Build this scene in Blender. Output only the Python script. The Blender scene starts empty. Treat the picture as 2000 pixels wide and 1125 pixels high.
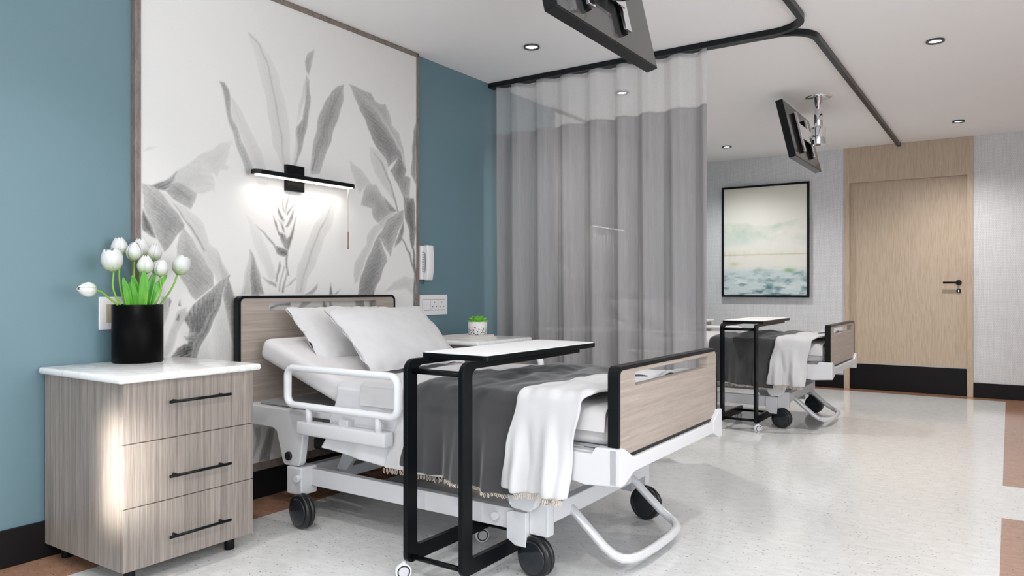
import bpy, bmesh, math, random
import numpy as np
from mathutils import Vector, Matrix, Euler, noise as mnoise

# ------------------------------------------------------------------ camera, world, light, exposure
SC = bpy.context.scene
COL = SC.collection
CAM_X, CAM_H, YAW, FOCAL = 3.300, 1.10, 0.5931, 1441.8
cd = bpy.data.cameras.new('camera'); cam = bpy.data.objects.new('camera', cd); COL.objects.link(cam)
cam.location = (CAM_X, 0, CAM_H); cam.rotation_euler = (math.pi/2, 0, YAW)
cd.sensor_width = 36; cd.lens = FOCAL/2000*36; cd.shift_y = 3.75/2000; cd.clip_start = 0.02
SC.camera = cam
SC.view_settings.view_transform = 'Standard'; SC.view_settings.look = 'None'
SC.view_settings.gamma = 1; SC.view_settings.use_curve_mapping = False
SC.view_settings.exposure = 0.02
CEIL = 2.676
ROOM_X, ROOM_Y0, ROOM_Y1 = 4.7, -2.6, 8.92
wd = bpy.data.worlds.new('daylight'); SC.world = wd; wd.use_nodes = True
wd.node_tree.nodes['Background'].inputs[0].default_value = (0.80, 0.90, 1.0, 1)
wd.node_tree.nodes['Background'].inputs[1].default_value = 1.5

def light(name, kind, loc, rot, energy, color=(1, 1, 1), **kw):
    l = bpy.data.lights.new(name, kind); l.energy = energy; l.color = color
    for k, v in kw.items(): setattr(l, k, v)
    o = bpy.data.objects.new(name, l); COL.objects.link(o); o.location = loc; o.rotation_euler = rot
    return o
# daylight through the big window behind the camera and the side window
light('window_daylight', 'AREA', (2.3, ROOM_Y0+0.05, 1.45), (math.radians(90), 0, 0), 45, (0.97, 0.985, 1.0),
      shape='RECTANGLE', size=3.6, size_y=1.9)
light('side_window_daylight', 'AREA', (ROOM_X-0.05, 1.2, 1.5), (math.radians(90), 0, math.radians(90)), 72, (0.95, 0.98, 1.0),
      shape='RECTANGLE', size=3.2, size_y=1.9)
# added narrow lamp that puts a bright patch on the side of the near cabinet
light('cabinet_patch_lamp', 'AREA', (2.55, -2.45, 1.80), Vector((0.572-2.55, 1.44+2.45, 0.435-1.80)).to_track_quat('-Z', 'Y').to_euler(), 0.95, (1.0, 0.96, 0.90),
      shape='RECTANGLE', size=0.12, size_y=0.36, spread=math.radians(3))
DOWN = [(0.737, 1.36), (0.737, 4.03), (0.737, 5.37), (0.725, 8.04), (2.911, 5.36), (2.905, 8.03), (2.91, 2.69), (2.91, 0.02)]
for i, (x, y) in enumerate(DOWN):
    light('downlight_beam', 'SPOT', (x, y, CEIL-0.012), (0, 0, 0), (135 if y < 1 else 48 if y < 4 else 150) if x > 2 else ((60 if y < 2 else 12) if y < 4.5 else 125), (1.0, 0.98, 0.955),
          spot_size=math.radians((156 if y < 1 else 140) if x > 2 else (100 if y < 4.5 else 140)), spot_blend=0.6 if y < 1 else 1.0, shadow_soft_size=0.045)
# the two bar lamps on the mural panels shine down on the beds
for y in (2.725, 2.725+3.68):
    light('bar_lamp_beam', 'AREA', (0.107, y, 1.6885), (0, 0, 0), 0.9, (1.0, 0.95, 0.88), shape='RECTANGLE', size=0.03, size_y=0.64, spread=math.radians(140))

# ------------------------------------------------------------------ materials
def new_mat(name):
    m = bpy.data.materials.new(name); m.use_nodes = True
    nt = m.node_tree; b = nt.nodes['Principled BSDF']
    return m, nt, b
def mat(name, col, rough=0.5, metal=0.0, spec=0.5, emit=None, estr=0, trans=0, coat=0):
    m, nt, b = new_mat(name)
    b.inputs['Base Color'].default_value = (*col, 1); b.inputs['Roughness'].default_value = rough
    b.inputs['Metallic'].default_value = metal; b.inputs['Specular IOR Level'].default_value = spec
    b.inputs['Coat Weight'].default_value = coat
    if emit: b.inputs['Emission Color'].default_value = (*emit, 1); b.inputs['Emission Strength'].default_value = estr
    return m
def nd(nt, t, **kw):
    n = nt.nodes.new(t)
    for k, v in kw.items(): setattr(n, k, v)
    return n
def coords(nt, scale, kind='Object', rot=(0, 0, 0)):
    tc = nd(nt, 'ShaderNodeTexCoord'); mp = nd(nt, 'ShaderNodeMapping')
    mp.inputs['Scale'].default_value = scale; mp.inputs['Rotation'].default_value = rot
    nt.links.new(tc.outputs[kind], mp.inputs['Vector']); return mp.outputs['Vector']
def ramp(nt, fac, stops):
    r = nd(nt, 'ShaderNodeValToRGB'); e = r.color_ramp.elements
    while len(e) < len(stops): e.new(0.5)
    for k, (p, c) in zip(e, stops): k.position = p; k.color = (*c, 1) if len(c) == 3 else c
    nt.links.new(fac, r.inputs['Fac']); return r.outputs['Color']
def noise_tex(nt, vec, scale, detail=2, rough=0.5, dist=0):
    n = nd(nt, 'ShaderNodeTexNoise'); n.inputs['Scale'].default_value = scale; n.inputs['Detail'].default_value = detail
    n.inputs['Roughness'].default_value = rough; n.inputs['Distortion'].default_value = dist
    nt.links.new(vec, n.inputs['Vector']); return n.outputs['Fac']
def bump(nt, b, h, strength=0.2, dist=0.002):
    bp = nd(nt, 'ShaderNodeBump'); bp.inputs['Strength'].default_value = strength; bp.inputs['Distance'].default_value = dist
    nt.links.new(h, bp.inputs['Height']); nt.links.new(bp.outputs['Normal'], b.inputs['Normal'])
def mixc(nt, fac, a, b, mode='MIX'):
    m = nd(nt, 'ShaderNodeMix'); m.data_type = 'RGBA'; m.blend_type = mode
    for i, v in ((0, fac), (6, a), (7, b)):
        if hasattr(v, 'is_linked') or hasattr(v, 'links'): nt.links.new(v, m.inputs[i])
        else: m.inputs[i].default_value = v if i == 0 else (*v, 1)
    return m.outputs[2]
def wood(name, dark, light_, scale, nscale=1.0, rough=0.45, fine=0.5, dist=0.6):
    m, nt, b = new_mat(name)
    v = coords(nt, scale)
    n1 = noise_tex(nt, v, nscale, 4, 0.6, dist)
    v2 = coords(nt, tuple(s*3.1 for s in scale))
    n2 = noise_tex(nt, v2, nscale*1.7, 2, 0.5)
    mx = nd(nt, 'ShaderNodeMath', operation='MULTIPLY_ADD'); nt.links.new(n2, mx.inputs[0]); mx.inputs[1].default_value = fine; 
    sub = nd(nt, 'ShaderNodeMath', operation='SUBTRACT'); nt.links.new(n1, sub.inputs[0]); sub.inputs[1].default_value = fine*0.5
    nt.links.new(sub.outputs[0], mx.inputs[2])
    c = ramp(nt, mx.outputs[0], [(0.3, dark), (0.52, tuple((a+b_)/2 for a, b_ in zip(dark, light_))), (0.72, light_)])
    nt.links.new(c, b.inputs['Base Color']); b.inputs['Roughness'].default_value = rough
    bump(nt, b, mx.outputs[0], 0.08, 0.001)
    return m
M = {}
M['teal'] = mat('teal_paint', (0.122, 0.214, 0.250), 0.48, spec=0.85)
M['ceiling'] = mat('ceiling_paint', (0.92, 0.905, 0.905), 0.9, spec=0.1)
M['plaster'] = mat('plaster', (0.75, 0.75, 0.75), 0.8, spec=0.2)
M['black_base'] = mat('black_vinyl', (0.009, 0.008, 0.009), 0.45, spec=0.15)
M['black_metal'] = mat('black_metal', (0.004, 0.005, 0.006), 0.3, spec=0.12)
M['black_satin'] = mat('black_satin', (0.004, 0.005, 0.006), 0.3, spec=0.18)
M['track'] = mat('track_metal', (0.008, 0.010, 0.012), 0.3, spec=0.2)
M['white_metal'] = mat('white_powder_coat', (0.80, 0.81, 0.83), 0.32)
M['frame_white'] = mat('frame_white', (0.66, 0.66, 0.675), 0.35)
M['grey_white'] = mat('light_grey_powder_coat', (0.64, 0.64, 0.66), 0.35)
M['grey_metal'] = mat('grey_metal', (0.42, 0.43, 0.45), 0.35)
M['plastic'] = mat('white_plastic', (0.82, 0.80, 0.80), 0.3)
M['dark_line'] = mat('dark_plastic', (0.03, 0.03, 0.035), 0.4)
M['groove'] = mat('grey_groove', (0.30, 0.30, 0.31), 0.5)
M['beige_switch'] = mat('beige_rocker', (0.47, 0.41, 0.32), 0.35)
M['chrome'] = mat('chrome', (0.88, 0.89, 0.92), 0.06, metal=1.0)
M['tube'] = mat('satin_steel', (0.72, 0.72, 0.735), 0.25, metal=0.2)
M['rubber'] = mat('black_rubber', (0.008, 0.008, 0.009), 0.3, spec=0.5)
M['hub'] = mat('dark_hub', (0.014, 0.017, 0.022), 0.16, spec=0.5)
M['screen_back'] = mat('dark_gloss', (0.055, 0.053, 0.052), 0.12, spec=0.9)
M['screen_edge'] = mat('screen_edge', (0.006, 0.007, 0.008), 0.22, spec=0.25)
M['table_white'] = mat('white_laminate', (0.88, 0.88, 0.885), 0.75, spec=0.03)
M['frame_taupe'] = wood('taupe_frame', (0.15, 0.12, 0.105), (0.27, 0.22, 0.195), (25, 25, 6), 1.5, 0.45)
M['cab_wood'] = wood('taupe_wood', (0.19, 0.16, 0.142), (0.37, 0.32, 0.285), (110, 110, 1.8), 1.0, 0.42, fine=0.65, dist=0.5)
M['bed_wood'] = wood('bed_laminate', (0.315, 0.262, 0.226), (0.43, 0.37, 0.325), (1.8, 1.8, 60), 1.0, 0.4, fine=0.5, dist=0.7)
M['marble'], nt, b = new_mat('marble_top')
v = coords(nt, (1.0, 3.0, 1.0), rot=(0, 0, 0.5)); n = noise_tex(nt, v, 2.0, 5, 0.6, 1.4)
nt.links.new(ramp(nt, n, [(0.40, (0.87, 0.865, 0.86)), (0.49, (0.85, 0.845, 0.84)), (0.52, (0.76, 0.75, 0.74)), (0.57, (0.87, 0.865, 0.86))]), b.inputs['Base Color'])
b.inputs['Roughness'].default_value = 0.16
# oak door: vertical grain with cathedral figure
M['oak'], nt, b = new_mat('oak_veneer')
v = coords(nt, (9, 9, 0.9)); n1 = noise_tex(nt, v, 1.2, 3, 0.5, 0.9)
wv = nd(nt, 'ShaderNodeMath', operation='MULTIPLY'); nt.links.new(n1, wv.inputs[0]); wv.inputs[1].default_value = 46
sn = nd(nt, 'ShaderNodeMath', operation='SINE'); nt.links.new(wv.outputs[0], sn.inputs[0])
v2 = coords(nt, (150, 150, 7)); n2 = noise_tex(nt, v2, 1.0, 3, 0.6)
ad = nd(nt, 'ShaderNodeMath', operation='MULTIPLY_ADD'); nt.links.new(sn.outputs[0], ad.inputs[0]); ad.inputs[1].default_value = 0.07; nt.links.new(n2, ad.inputs[2])
nt.links.new(ramp(nt, ad.outputs[0], [(0.28, (0.46, 0.35, 0.255)), (0.5, (0.54, 0.43, 0.325)), (0.72, (0.59, 0.48, 0.37))]), b.inputs['Base Color'])
b.inputs['Roughness'].default_value = 0.5; bump(nt, b, ad.outputs[0], 0.08, 0.001)
# woven wallpaper: fine vertical dashes
M['wallpaper'], nt, b = new_mat('woven_wallpaper')
v = coords(nt, (110, 110, 5)); n1 = noise_tex(nt, v, 1.0, 2, 0.6)
v = coords(nt, (1, 1, 1), rot=(math.radians(90), 0, 0))
br = nd(nt, 'ShaderNodeTexBrick'); nt.links.new(v, br.inputs['Vector'])
br.offset = 0.5; br.inputs['Scale'].default_value = 1.0; br.inputs['Mortar Size'].default_value = 0.0022
br.inputs['Brick Width'].default_value = 0.015; br.inputs['Row Height'].default_value = 0.017
br.inputs['Color1'].default_value = (1, 1, 1, 1); br.inputs['Color2'].default_value = (0.93, 0.93, 0.93, 1); br.inputs['Mortar'].default_value = (0.80, 0.80, 0.81, 1)
base = ramp(nt, n1, [(0.3, (0.68, 0.685, 0.70)), (0.62, (0.79, 0.795, 0.81))])
nt.links.new(mixc(nt, 0.8, base, br.outputs['Color'], 'MULTIPLY'), b.inputs['Base Color'])
b.inputs['Roughness'].default_value = 0.6
# terrazzo floor with rust brown border and blocks
M['floor'], nt, b = new_mat('terrazzo_floor')
tc = nd(nt, 'ShaderNodeTexCoord'); sp = nd(nt, 'ShaderNodeSeparateXYZ'); nt.links.new(tc.outputs['Object'], sp.inputs[0])
def cmp(out, thr, op='LESS_THAN'):
    n = nd(nt, 'ShaderNodeMath', operation=op); nt.links.new(out, n.inputs[0]); n.inputs[1].default_value = thr; return n.outputs[0]
def mop(a, c, op):
    n = nd(nt, 'ShaderNodeMath', operation=op); nt.links.new(a, n.inputs[0]); nt.links.new(c, n.inputs[1]); return n.outputs[0]
X_, Y_ = sp.outputs[0], sp.outputs[1]
left = cmp(X_, 0.293); back = cmp(Y_, 8.735, 'GREATER_THAN'); right = cmp(X_, 3.268, 'GREATER_THAN')
gap = mop(cmp(Y_, 4.275, 'GREATER_THAN'), cmp(Y_, 4.98), 'MULTIPLY')
ng = nd(nt, 'ShaderNodeMath', operation='SUBTRACT'); ng.inputs[0].default_value = 1; nt.links.new(gap, ng.inputs[1])
brown = mop(mop(left, back, 'MAXIMUM'), mop(right, ng.outputs[0], 'MULTIPLY'), 'MAXIMUM')
joint = mop(cmp(X_, 3.300, 'GREATER_THAN'), cmp(X_, 3.304), 'MULTIPLY')
v = coords(nt, (1, 2.2, 1)); 
vo = nd(nt, 'ShaderNodeTexVoronoi'); vo.inputs['Scale'].default_value = 46; nt.links.new(v, vo.inputs['Vector'])
wn = nd(nt, 'ShaderNodeTexNoise'); wn.inputs['Scale'].default_value = 60; nt.links.new(v, wn.inputs['Vector'])
dd = nd(nt, 'ShaderNodeMath', operation='MULTIPLY_ADD'); nt.links.new(wn.outputs['Fac'], dd.inputs[0]); dd.inputs[1].default_value = 0.5; nt.links.new(vo.outputs['Distance'], dd.inputs[2])
spot = cmp(dd.outputs[0], 0.40)
sepc = nd(nt, 'ShaderNodeSeparateColor'); nt.links.new(vo.outputs['Color'], sepc.inputs[0])
spot = mop(spot, cmp(sepc.outputs[0], 0.5), 'MULTIPLY')
spot2 = mop(cmp(dd.outputs[0], 0.42), cmp(sepc.outputs[1], 0.26), 'MULTIPLY')
cloud = noise_tex(nt, v, 14, 4, 0.65)
wht = ramp(nt, cloud, [(0.35, (0.67, 0.665, 0.655)), (0.65, (0.76, 0.757, 0.75))])
wht = mixc(nt, spot, wht, (0.42, 0.405, 0.38)); wht = mixc(nt, spot2, wht, (0.11, 0.10, 0.09))
brn = ramp(nt, cloud, [(0.35, (0.35, 0.190, 0.122)), (0.65, (0.42, 0.240, 0.160))])
brn = mixc(nt, spot, brn, (0.20, 0.09, 0.05)); brn = mixc(nt, spot2, brn, (0.06, 0.03, 0.02)); brn = mixc(nt, joint, brn, (0.42, 0.2, 0.1))
nt.links.new(mixc(nt, brown, wht, brn), b.inputs['Base Color'])
b.inputs['Roughness'].default_value = 0.13; b.inputs['Specular IOR Level'].default_value = 0.8
# fabrics
def fabric(name, col, var=0.06, wscale=900, rough=0.9, sheen=0.2):
    m, nt, b = new_mat(name)
    v = coords(nt, (1, 1, 1)); n = noise_tex(nt, v, 9, 3, 0.6); n2 = noise_tex(nt, v, wscale, 1)
    c = ramp(nt, n, [(0.3, tuple(x*(1-var) for x in col)), (0.7, tuple(min(1, x*(1+var)) for x in col))])
    nt.links.new(c, b.inputs['Base Color']); b.inputs['Roughness'].default_value = rough
    b.inputs['Sheen Weight'].default_value = sheen; b.inputs['Specular IOR Level'].default_value = 0.2
    bump(nt, b, n2, 0.12, 0.0008)
    return m
M['linen'] = fabric('white_linen', (0.62, 0.607, 0.612), 0.02)
M['linen_cool'] = fabric('white_cotton', (0.70, 0.70, 0.72), 0.02)
M['mattress'] = fabric('mattress_cover', (0.66, 0.64, 0.645), 0.03, 500)
M['throw_white'] = fabric('white_throw', (0.58, 0.575, 0.58), 0.02, 600)
M['throw_dark'] = fabric('charcoal_throw', (0.058, 0.057, 0.060), 0.08, 600, sheen=0.35)
M['fringe'] = fabric('ecru_fringe', (0.66, 0.58, 0.50), 0.1)
def sheer(name, col, opacity, wave, tl_mix=0.3, zs=6):
    m = bpy.data.materials.new(name); m.use_nodes = True; nt = m.node_tree; nt.nodes.clear()
    out = nd(nt, 'ShaderNodeOutputMaterial'); tr = nd(nt, 'ShaderNodeBsdfTransparent')
    df = nd(nt, 'ShaderNodeBsdfDiffuse'); tl = nd(nt, 'ShaderNodeBsdfTranslucent')
    df.inputs[0].default_value = (*col, 1); tl.inputs[0].default_value = (*col, 1)
    m1 = nd(nt, 'ShaderNodeMixShader'); m1.inputs[0].default_value = tl_mix
    nt.links.new(df.outputs[0], m1.inputs[1]); nt.links.new(tl.outputs[0], m1.inputs[2])
    v = coords(nt, (wave, wave, zs)); n = noise_tex(nt, v, 1.0, 2)
    mr = nd(nt, 'ShaderNodeMapRange'); nt.links.new(n, mr.inputs[0]); mr.inputs[1].default_value = 0.35; mr.inputs[2].default_value = 0.65
    mr.inputs[3].default_value = opacity-0.05; mr.inputs[4].default_value = min(1, opacity+0.05)
    m2 = nd(nt, 'ShaderNodeMixShader'); nt.links.new(mr.outputs[0], m2.inputs[0])
    nt.links.new(tr.outputs[0], m2.inputs[1]); nt.links.new(m1.outputs[0], m2.inputs[2]); nt.links.new(m2.outputs[0], out.inputs[0])
    return m
M['curtain'] = sheer('grey_sheer', (0.40, 0.385, 0.39), 0.94, 130, 0.22)
M['net'] = sheer('white_net', (0.78, 0.77, 0.78), 0.50, 420, 0.35, 420)
M['hem'] = sheer('net_hem', (0.50, 0.49, 0.50), 0.75, 420, 0.3, 420)
# art
def attr_mat(name, grain_scale, amt):
    m, nt, b = new_mat(name)
    at = nd(nt, 'ShaderNodeAttribute'); at.attribute_name = 'ink'
    v = coords(nt, grain_scale); n = noise_tex(nt, v, 1.0, 3, 0.7)
    g = ramp(nt, n, [(0.3, (1-amt,)*3), (0.7, (1, 1, 1))])
    nt.links.new(mixc(nt, 1.0, at.outputs['Color'], g, 'MULTIPLY'), b.inputs['Base Color'])
    b.inputs['Roughness'].default_value = 0.55; b.inputs['Specular IOR Level'].default_value = 0.25
    return m
M['mural'] = attr_mat('printed_mural', (1, 420, 160), 0.06)
M['art'] = attr_mat('printed_landscape', (160, 1, 400), 0.10)
M['led'] = mat('led_strip', (1, 1, 1), 0.4, emit=(1.0, 0.93, 0.84), estr=4)
M['disc'] = mat('downlight_disc', (1, 1, 1), 0.4, emit=(1.0, 0.98, 0.95), estr=9)
M['ring'] = mat('downlight_ring', (0.10, 0.10, 0.11), 0.2, metal=0.7)
M['bronze'] = mat('bronze', (0.30, 0.13, 0.09), 0.35, metal=0.6)
M['chain'] = mat('bead_chain', (0.40, 0.31, 0.24), 0.35, metal=0.7)
M['vase'] = mat('black_ceramic', (0.002, 0.002, 0.002), 0.4, spec=0.06)
M['stem'] = mat('tulip_stem', (0.20, 0.42, 0.045), 0.4)
M['leaf'], nt, b = new_mat('tulip_leaf')
v = coords(nt, (60, 60, 3)); n = noise_tex(nt, v, 1, 2)
nt.links.new(ramp(nt, n, [(0.3, (0.07, 0.30, 0.03)), (0.7, (0.16, 0.50, 0.06))]), b.inputs['Base Color']); b.inputs['Roughness'].default_value = 0.35
M['petal'], nt, b = new_mat('tulip_petal')
at = nd(nt, 'ShaderNodeAttribute'); at.attribute_name = 'ink'
nt.links.new(at.outputs['Color'], b.inputs['Base Color']); b.inputs['Roughness'].default_value = 0.45
b.inputs['Subsurface Weight'].default_value = 0.0
M['succulent'] = mat('succulent_leaf', (0.16, 0.46, 0.05), 0.4)
M['soil'] = mat('soil', (0.03, 0.02, 0.015), 0.9)
M['pot'], nt, b = new_mat('speckled_pot')
v = coords(nt, (1, 1, 1)); vo = nd(nt, 'ShaderNodeTexVoronoi'); vo.inputs['Scale'].default_value = 95; nt.links.new(v, vo.inputs['Vector'])
tc = nd(nt, 'ShaderNodeTexCoord'); sp = nd(nt, 'ShaderNodeSeparateXYZ'); nt.links.new(tc.outputs['Object'], sp.inputs[0])
s1 = cmp(vo.outputs['Distance'], 0.36); s2 = cmp(sp.outputs[2], 0.052)
nt.links.new(mixc(nt, mop(s1, s2, 'MULTIPLY'), (0.78, 0.76, 0.74), (0.03, 0.03, 0.03)), b.inputs['Base Color']); b.inputs['Roughness'].default_value = 0.4
M['book'] = mat('book_cover', (0.74, 0.72, 0.71), 0.45)
M['pages'] = mat('book_pages', (0.70, 0.67, 0.63), 0.8)
M['glass_pane'] = mat('window_glass', (0.9, 0.95, 1.0), 0.05)
M['glass_pane'].node_tree.nodes['Principled BSDF'].inputs['Transmission Weight'].default_value = 1.0

# ------------------------------------------------------------------ mesh helpers
class MB:
    def __init__(self): self.bm = bmesh.new()
    def _merge(self, t, smooth=False):
        for f in t.faces: f.smooth = smooth
        me = bpy.data.meshes.new('tmp'); t.to_mesh(me); t.free(); self.bm.from_mesh(me); bpy.data.meshes.remove(me)
    def box(self, x0, x1, y0, y1, z0, z1, bev=0.0, seg=2, mtx=None):
        t = bmesh.new(); bmesh.ops.create_cube(t, size=1)
        for v in t.verts: v.co = Vector(((x0+x1)/2+v.co.x*(x1-x0), (y0+y1)/2+v.co.y*(y1-y0), (z0+z1)/2+v.co.z*(z1-z0)))
        if bev > 0: bmesh.ops.bevel(t, geom=t.edges[:], offset=bev, segments=seg, profile=0.5, affect='EDGES')
        if mtx: bmesh.ops.transform(t, matrix=mtx, verts=t.verts)
        self._merge(t, bev > 0 and seg > 2); return self
    def prism(self, poly, axis, a, b, bev=0.0, seg=2, smooth=False, hole=None):
        # poly: 2D points; axis 0 -> (y,z), 1 -> (x,z), 2 -> (x,y)
        t = bmesh.new()
        def P(p, h): return {0: (h, p[0], p[1]), 1: (p[0], h, p[1]), 2: (p[0], p[1], h)}[axis]
        va = [t.verts.new(P(p, a)) for p in poly]; vb = [t.verts.new(P(p, b)) for p in poly]; n = len(poly)
        if hole is None:
            t.faces.new(va); t.faces.new(vb[::-1])
        for i in range(n): t.faces.new((va[i], vb[i], vb[(i+1) % n], va[(i+1) % n]))
        if hole is not None:
            ha = [t.verts.new(P(p, a)) for p in hole]; hb = [t.verts.new(P(p, b)) for p in hole]; m = len(hole)
            for i in range(m): t.faces.new((ha[i], ha[(i+1) % m], hb[(i+1) % m], hb[i]))
            for ring, h in ((va, ha), (vb, hb)):
                ed = [t.edges.get((ring[i], ring[(i+1) % n])) for i in range(n)] + [t.edges.get((h[i], h[(i+1) % m])) for i in range(m)]
                bmesh.ops.triangle_fill(t, use_beauty=True, use_dissolve=False, edges=ed)
        bmesh.ops.recalc_face_normals(t, faces=t.faces[:])
        if bev > 0:
            es = [e for e in t.edges if e.is_manifold and e.calc_face_angle(0) > 0.6]
            bmesh.ops.bevel(t, geom=es, offset=bev, segments=seg, profile=0.5, affect='EDGES')
        self._merge(t, smooth); return self
    def tube(self, pts, r, seg=10, closed=False, caps=True, sx=1.0, up=None):
        pts = [Vector(p) for p in pts]; n = len(pts); rs = r if hasattr(r, '__len__') else [r]*n
        t = bmesh.new(); rings = []; prev = None
        for i, p in enumerate(pts):
            if closed: d = pts[(i+1) % n]-pts[i-1]
            else: d = pts[min(i+1, n-1)]-pts[max(i-1, 0)]
            d.normalize()
            if prev is None:
                u = Vector(up) if up else (Vector((0, 0, 1)) if abs(d.z) < 0.9 else Vector((1, 0, 0)))
            else: u = prev
            u = (u-d*u.dot(d)).normalized(); w = d.cross(u); prev = u
            rings.append([t.verts.new(p+u*math.cos(2*math.pi*k/seg)*rs[i]+w*math.sin(2*math.pi*k/seg)*rs[i]*sx) for k in range(seg)])
        m = n if closed else n-1
        for i in range(m):
            A, B = rings[i], rings[(i+1) % n]
            for k in range(seg): t.faces.new((A[k], A[(k+1) % seg], B[(k+1) % seg], B[k]))
        if caps and not closed: t.faces.new(rings[0][::-1]); t.faces.new(rings[-1])
        bmesh.ops.recalc_face_normals(t, faces=t.faces[:])
        self._merge(t, True); return self
    def cyl(self, p0, p1, r, seg=24, bev=0.0, r2=None):
        p0, p1 = Vector(p0), Vector(p1); d = p1-p0
        t = bmesh.new(); bmesh.ops.create_cone(t, cap_ends=True, segments=seg, radius1=r, radius2=r if r2 is None else r2, depth=d.length)
        if bev > 0:
            es = [e for e in t.edges if e.calc_face_angle(0) > 1.0]
            bmesh.ops.bevel(t, geom=es, offset=bev, segments=2, profile=0.5, affect='EDGES')
        q = d.to_track_quat('Z', 'Y').to_matrix().to_4x4(); q.translation = (p0+p1)/2
        bmesh.ops.transform(t, matrix=q, verts=t.verts)
        for f in t.faces: f.smooth = len(f.verts) == 4
        me = bpy.data.meshes.new('tmp'); t.to_mesh(me); t.free(); self.bm.from_mesh(me); bpy.data.meshes.remove(me); return self
    def lathe(self, prof, seg=32, loc=(0, 0, 0), mtx=None, smooth=True):
        t = bmesh.new(); L = Vector(loc); rings = []
        for r, z in prof: rings.append([t.verts.new((r*math.cos(2*math.pi*k/seg), r*math.sin(2*math.pi*k/seg), z)) for k in range(seg)])
        for A, B in zip(rings, rings[1:]):
            for k in range(seg): t.faces.new((A[k], A[(k+1) % seg], B[(k+1) % seg], B[k]))
        if prof[0][0] > 1e-5: t.faces.new(rings[0][::-1])
        if prof[-1][0] > 1e-5: t.faces.new(rings[-1])
        bmesh.ops.remove_doubles(t, verts=t.verts[:], dist=1e-6)
        mm = Matrix.Translation(L) @ (mtx or Matrix.Identity(4)); bmesh.ops.transform(t, matrix=mm, verts=t.verts)
        bmesh.ops.recalc_face_normals(t, faces=t.faces[:])
        self._merge(t, smooth); return self
    def grid(self, fn, nu, nv, smooth=True, closed_u=False):
        t = bmesh.new(); V = [[t.verts.new(fn(i/(nu-1) if not closed_u else i/nu, j/(nv-1))) for j in range(nv)] for i in range(nu)]
        for i in range(nu if closed_u else nu-1):
            for j in range(nv-1): t.faces.new((V[i][j], V[(i+1) % nu][j], V[(i+1) % nu][j+1], V[i][j+1]))
        self._merge(t, smooth); return self
    def build(self, name, m, parent=None, origin=None, autosmooth=True):
        if parent is not None: origin = parent.matrix_world.translation if parent.parent is None else None
        off = Vector(origin) if origin is not None else Vector((0, 0, 0))
        if parent is not None:
            off = Vector((0, 0, 0)); p = parent
            while p is not None: off += Vector(p.location); p = p.parent
        me = bpy.data.meshes.new(name); bmesh.ops.translate(self.bm, vec=-off, verts=self.bm.verts[:])
        self.bm.to_mesh(me); self.bm.free(); me.materials.append(m)
        o = bpy.data.objects.new(name, me); COL.objects.link(o)
        if parent is not None: o.parent = parent
        else: o.location = off
        return o
def rrect(a0, a1, b0, b1, r, n=6):
    out = []
    for cx, cy, s in ((a1-r, b1-r, 0), (a0+r, b1-r, 1), (a0+r, b0+r, 2), (a1-r, b0+r, 3)):
        for k in range(n+1):
            t = (s+k/n)*math.pi/2; out.append((cx+r*math.cos(t), cy+r*math.sin(t)))
    return out
def empty(name, loc, label, cat, group=None):
    o = bpy.data.objects.new(name, None); COL.objects.link(o); o.location = loc; o.empty_display_size = 0.1
    return tag(o, label, cat, group)
def tag(o, label, cat, group=None, kind=None):
    if label: o['label'] = label
    if cat: o['category'] = cat
    if group: o['group'] = group
    if kind: o['kind'] = kind
    return o
def struct(o): o['kind'] = 'structure'; return o
def copy_tree(o, parent=None):
    c = o.copy(); COL.objects.link(c)
    if parent is not None: c.parent = parent
    for ch in list(o.children): copy_tree(ch, c)
    return c
def dup(o, dy, label, dx=0.0, group=None):
    c = copy_tree(o); c.location = (o.location.x+dx, o.location.y+dy, o.location.z); c['label'] = label
    if group: c['group'] = group
    return c
def fbm(x, y, z=0.0, o=3): return mnoise.fractal((x, y, z), 1.0, 2.0, o)
def sm(a, b, x):
    t = max(0.0, min(1.0, (x-a)/(b-a) if b != a else 0.0)); return t*t*(3-2*t)
BAY = 3.68
# ------------------------------------------------------------------ the room
D = 8.907
struct(MB().box(-0.2, ROOM_X+0.1, ROOM_Y0-0.1, 9.2, -0.08, 0).build('floor', M['floor']))
struct(MB().box(-0.2, ROOM_X+0.1, ROOM_Y0-0.1, 9.2, CEIL, CEIL+0.08).build('ceiling', M['ceiling']))
struct(MB().box(-0.15, 0, ROOM_Y0-0.1, 9.2, 0, CEIL).build('wall_left', M['teal']))
w = MB(); w.box(0, 1.80, ROOM_Y1, 9.1, 0, CEIL).box(2.96, ROOM_X, ROOM_Y1, 9.1, 0, CEIL).box(1.80, 2.96, ROOM_Y1, 9.1, 2.30, CEIL)
struct(w.build('wall_back', M['wallpaper']))
w = MB(); w.box(ROOM_X, ROOM_X+0.1, ROOM_Y0, -0.4, 0, CEIL).box(ROOM_X, ROOM_X+0.1, 2.8, 9.1, 0, CEIL).box(ROOM_X, ROOM_X+0.1, -0.4, 2.8, 0, 0.5).box(ROOM_X, ROOM_X+0.1, -0.4, 2.8, 2.45, CEIL)
struct(w.build('wall_right', M['plaster']))
w = MB(); w.box(0, 0.5, ROOM_Y0-0.1, ROOM_Y0, 0, CEIL).box(4.1, ROOM_X, ROOM_Y0-0.1, ROOM_Y0, 0, CEIL).box(0.5, 4.1, ROOM_Y0-0.1, ROOM_Y0, 0, 0.5).box(0.5, 4.1, ROOM_Y0-0.1, ROOM_Y0, 2.4, CEIL)
struct(w.build('wall_front', M['plaster']))
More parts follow.
